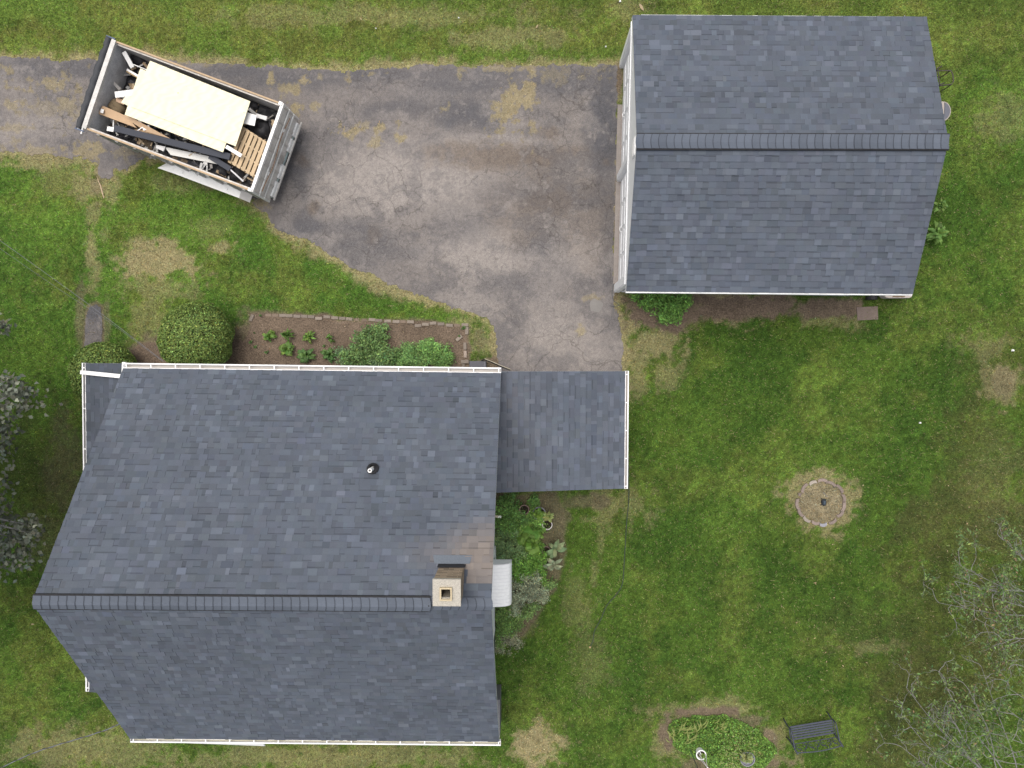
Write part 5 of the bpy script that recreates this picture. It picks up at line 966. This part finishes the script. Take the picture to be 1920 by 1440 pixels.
sparse_tree(b1, [(1800,1060,2.6,2),(1760,1130,2.4,2),(1880,1010,2.8,2),(1830,1160,2.6,2),(1900,1100,3.4,2),(1790,1090,3.0,2),(1880,1200,3.0,2),(1910,1040,3.2,2),(1860,1120,3.2,2)], 'upper sparse tree reaching in from the right edge with thin leafy twigs', 101)
sparse_tree(b2, [(1700,1290,2.4,2),(1760,1260,2.6,2),(1740,1340,2.6,2),(1690,1400,2.4,2),(1820,1300,2.6,2),(1800,1400,3.2,2),(1740,1430,3.0,2),(1840,1250,2.4,1),(1780,1340,3.0,2),(1690,1340,2.2,1)], 'lower sparse tree with bare pale twigs fanning up from the bottom edge', 102, nleaf=6)
sparse_tree(b3, [(1890,1290,3.0,2),(1880,1380,3.2,2),(1850,1420,3.2,2),(1900,1340,3.0,2),(1920,1250,3.0,2)], 'leafy tree filling the lower right corner behind the bare twigs', 103)
# broad leaved tree at the left edge: only the ends of its branches reach into view
o = empty('broad_leaf_tree', tuple(at(-75, 860, 0)), 'broad grey green leaved tree entering from the left edge beside the house', 'tree'); mb = MB(); tips = []; rnd = random.Random(5)
B_ = at(-75, 860, 0); H_ = B_+Vector((-.3, .1, 2.6)); mb.tube([B_, B_+Vector((-.1, .05, 1.3)), H_], [.26, .22, .19], 12); ch = []
clus = [(5,612,5,14,3.2),(20,755,52,26,3.4),(8,800,22,26,3.2),(35,735,26,20,3.6),(10,715,22,16,3.8),(6,840,14,30,3.3),(10,960,14,40,3.0),(30,1010,34,34,3.0),(55,985,22,20,3.1),(15,1045,40,30,3.1),(60,1000,14,12,3.1),(0,905,8,26,3.4)]
dens = [90,240,160,160,110,130,110,330,130,330,60,60]
for (px, py, rx, ry, z), n in zip(clus, dens):
    c_ = at(px, py, z); sx = rx/FOC*(DH-z); sy = ry/FOC*(DH-z); n = int(n*.55)
    P = np.array(c_)+rng.normal(size=(n, 3))*np.array([sx*.55, sy*.55, .18]); ch.append(leafcloud(P, np.array([0, 0, 1.])+rng.normal(size=P.shape)*.38, rng.uniform(.10, .15, n), rng.uniform(.075, .11, n), rcol(n, (.165, .18, .14), .34, .06)))
    mb.tube(spline([H_, H_.lerp(c_, .5)+Vector((0, 0, .5)), c_], 4), [.06-.045*i/8 for i in range(9)], 6, cap=False)
# upper crown, outside the frame, which shades the lawn beside the house
cc_ = Vector((B_.x+1.0, B_.y+.0, 6.2)); n = 17000; d = rng.normal(size=(n, 3)); d /= np.linalg.norm(d, axis=1, keepdims=True); P = np.array(cc_)+d*(rng.random(n)**.4)[:, None]*np.array([3.6, 4.6, 2.6])
px, py = to_px(P[:, 0], P[:, 1], P[:, 2]); k = (px < -25); P = P[k]; n = len(P); ch.append(leafcloud(P, np.array([0, 0, 1.])+rng.normal(size=P.shape)*.5, rng.uniform(.12, .18, n), rng.uniform(.09, .13, n), rcol(n, (.10, .125, .08), .25, .05)))
for k in range(14):
    e = cc_+Vector((rnd.uniform(-3, .8), rnd.uniform(-3.5, 3.5), rnd.uniform(-.5, 2))); mb.tube(spline([H_, H_.lerp(e, .5)+Vector((0, 0, .3)), e], 4), [.09-.07*i/8 for i in range(9)], 6, cap=False)
mb.build('trunk', M_BARK, o); link('crown', leafmesh('crown', ch), M_LEAF, o)
# ------------------------------------------------------------------ fallen leaves, litter
n = 900; x = rng.uniform(-14, 14, n); y = rng.uniform(-11.8, 10, n); px, py = to_px(x, y); k = (rng.random(n) < .04+.9*ss(px, 1250, 1750)*ss(py, 600, 1100)) & ~((x > -11) & (x < 2.2) & (y < -.4) & (x < -.9)) & (sdf(x, y, DRIVE) > .1); x, y = x[k], y[k]; n = len(x)
P = np.stack([x, y, np.full(n, .045)], -1); cc = rcol(n, (.36, .27, .17), .3, .05)
tag(link('fallen_leaves', leafmesh('fallen_leaves', [leafcloud(P, np.array([0, 0, 1.])+rng.normal(size=P.shape)*.2, rng.uniform(.04, .07, n), rng.uniform(.02, .035, n), cc)]), M_LEAF), 'small dry tan leaves scattered over the lawn, mostly at the right', 'leaves', kind='stuff')
for k_, (x, y, s_, lb) in enumerate([(1163,2,.07,'bright white scrap on the grass left of the garage roof top'),(1136,87,.05,'white pebble on the grass beside the front garage corner'),(1900,657,.08,'white scrap on the lawn near the right edge of the picture'),(1726,793,.06,'white scrap in the middle of the right lawn'),(860,33,.05,'white speck on the top lawn above the driveway'),(705,53,.04,'small pale chip on the top lawn beside the pale twig')]):
    b = at(x, y, .05); mb = MB(); mb.hexa([(b.x-s_/2, b.y-s_/3, .02), (b.x+s_/2, b.y-s_/4, .02), (b.x+s_/3, b.y+s_/3, .02), (b.x-s_/3, b.y+s_/2, .02), (b.x-s_/3, b.y-s_/4, .06), (b.x+s_/3, b.y-s_/4, .055), (b.x+s_/4, b.y+s_/4, .06), (b.x-s_/4, b.y+s_/3, .05)], (.8, .8, .78)); tag(mb.build('paper_scrap', M_ATTR), lb, 'scrap', 'white scraps on the lawn')
for (x, y, L_, a, lb) in ((1199, 7, .22, -60, 'long tan dead leaf on the grass above the garage front'), (1005, 53, .11, 60, 'pale oval dead leaf on the top lawn between driveway and garage'), (675, 33, .09, -50, 'pale twig on the top lawn above the driveway'), (58, 1170, .11, 0, 'pale maple leaf on the grass just left of the ridge end')):
    b = at(x, y, .05); mb = MB(); leaf_blade(mb, b, math.radians(a), L_, L_*.35, .01, 0, (.42, .33, .20)); tag(mb.build('dead_leaf', M_LEAF), lb, 'leaf', 'large dead leaves on the lawn')
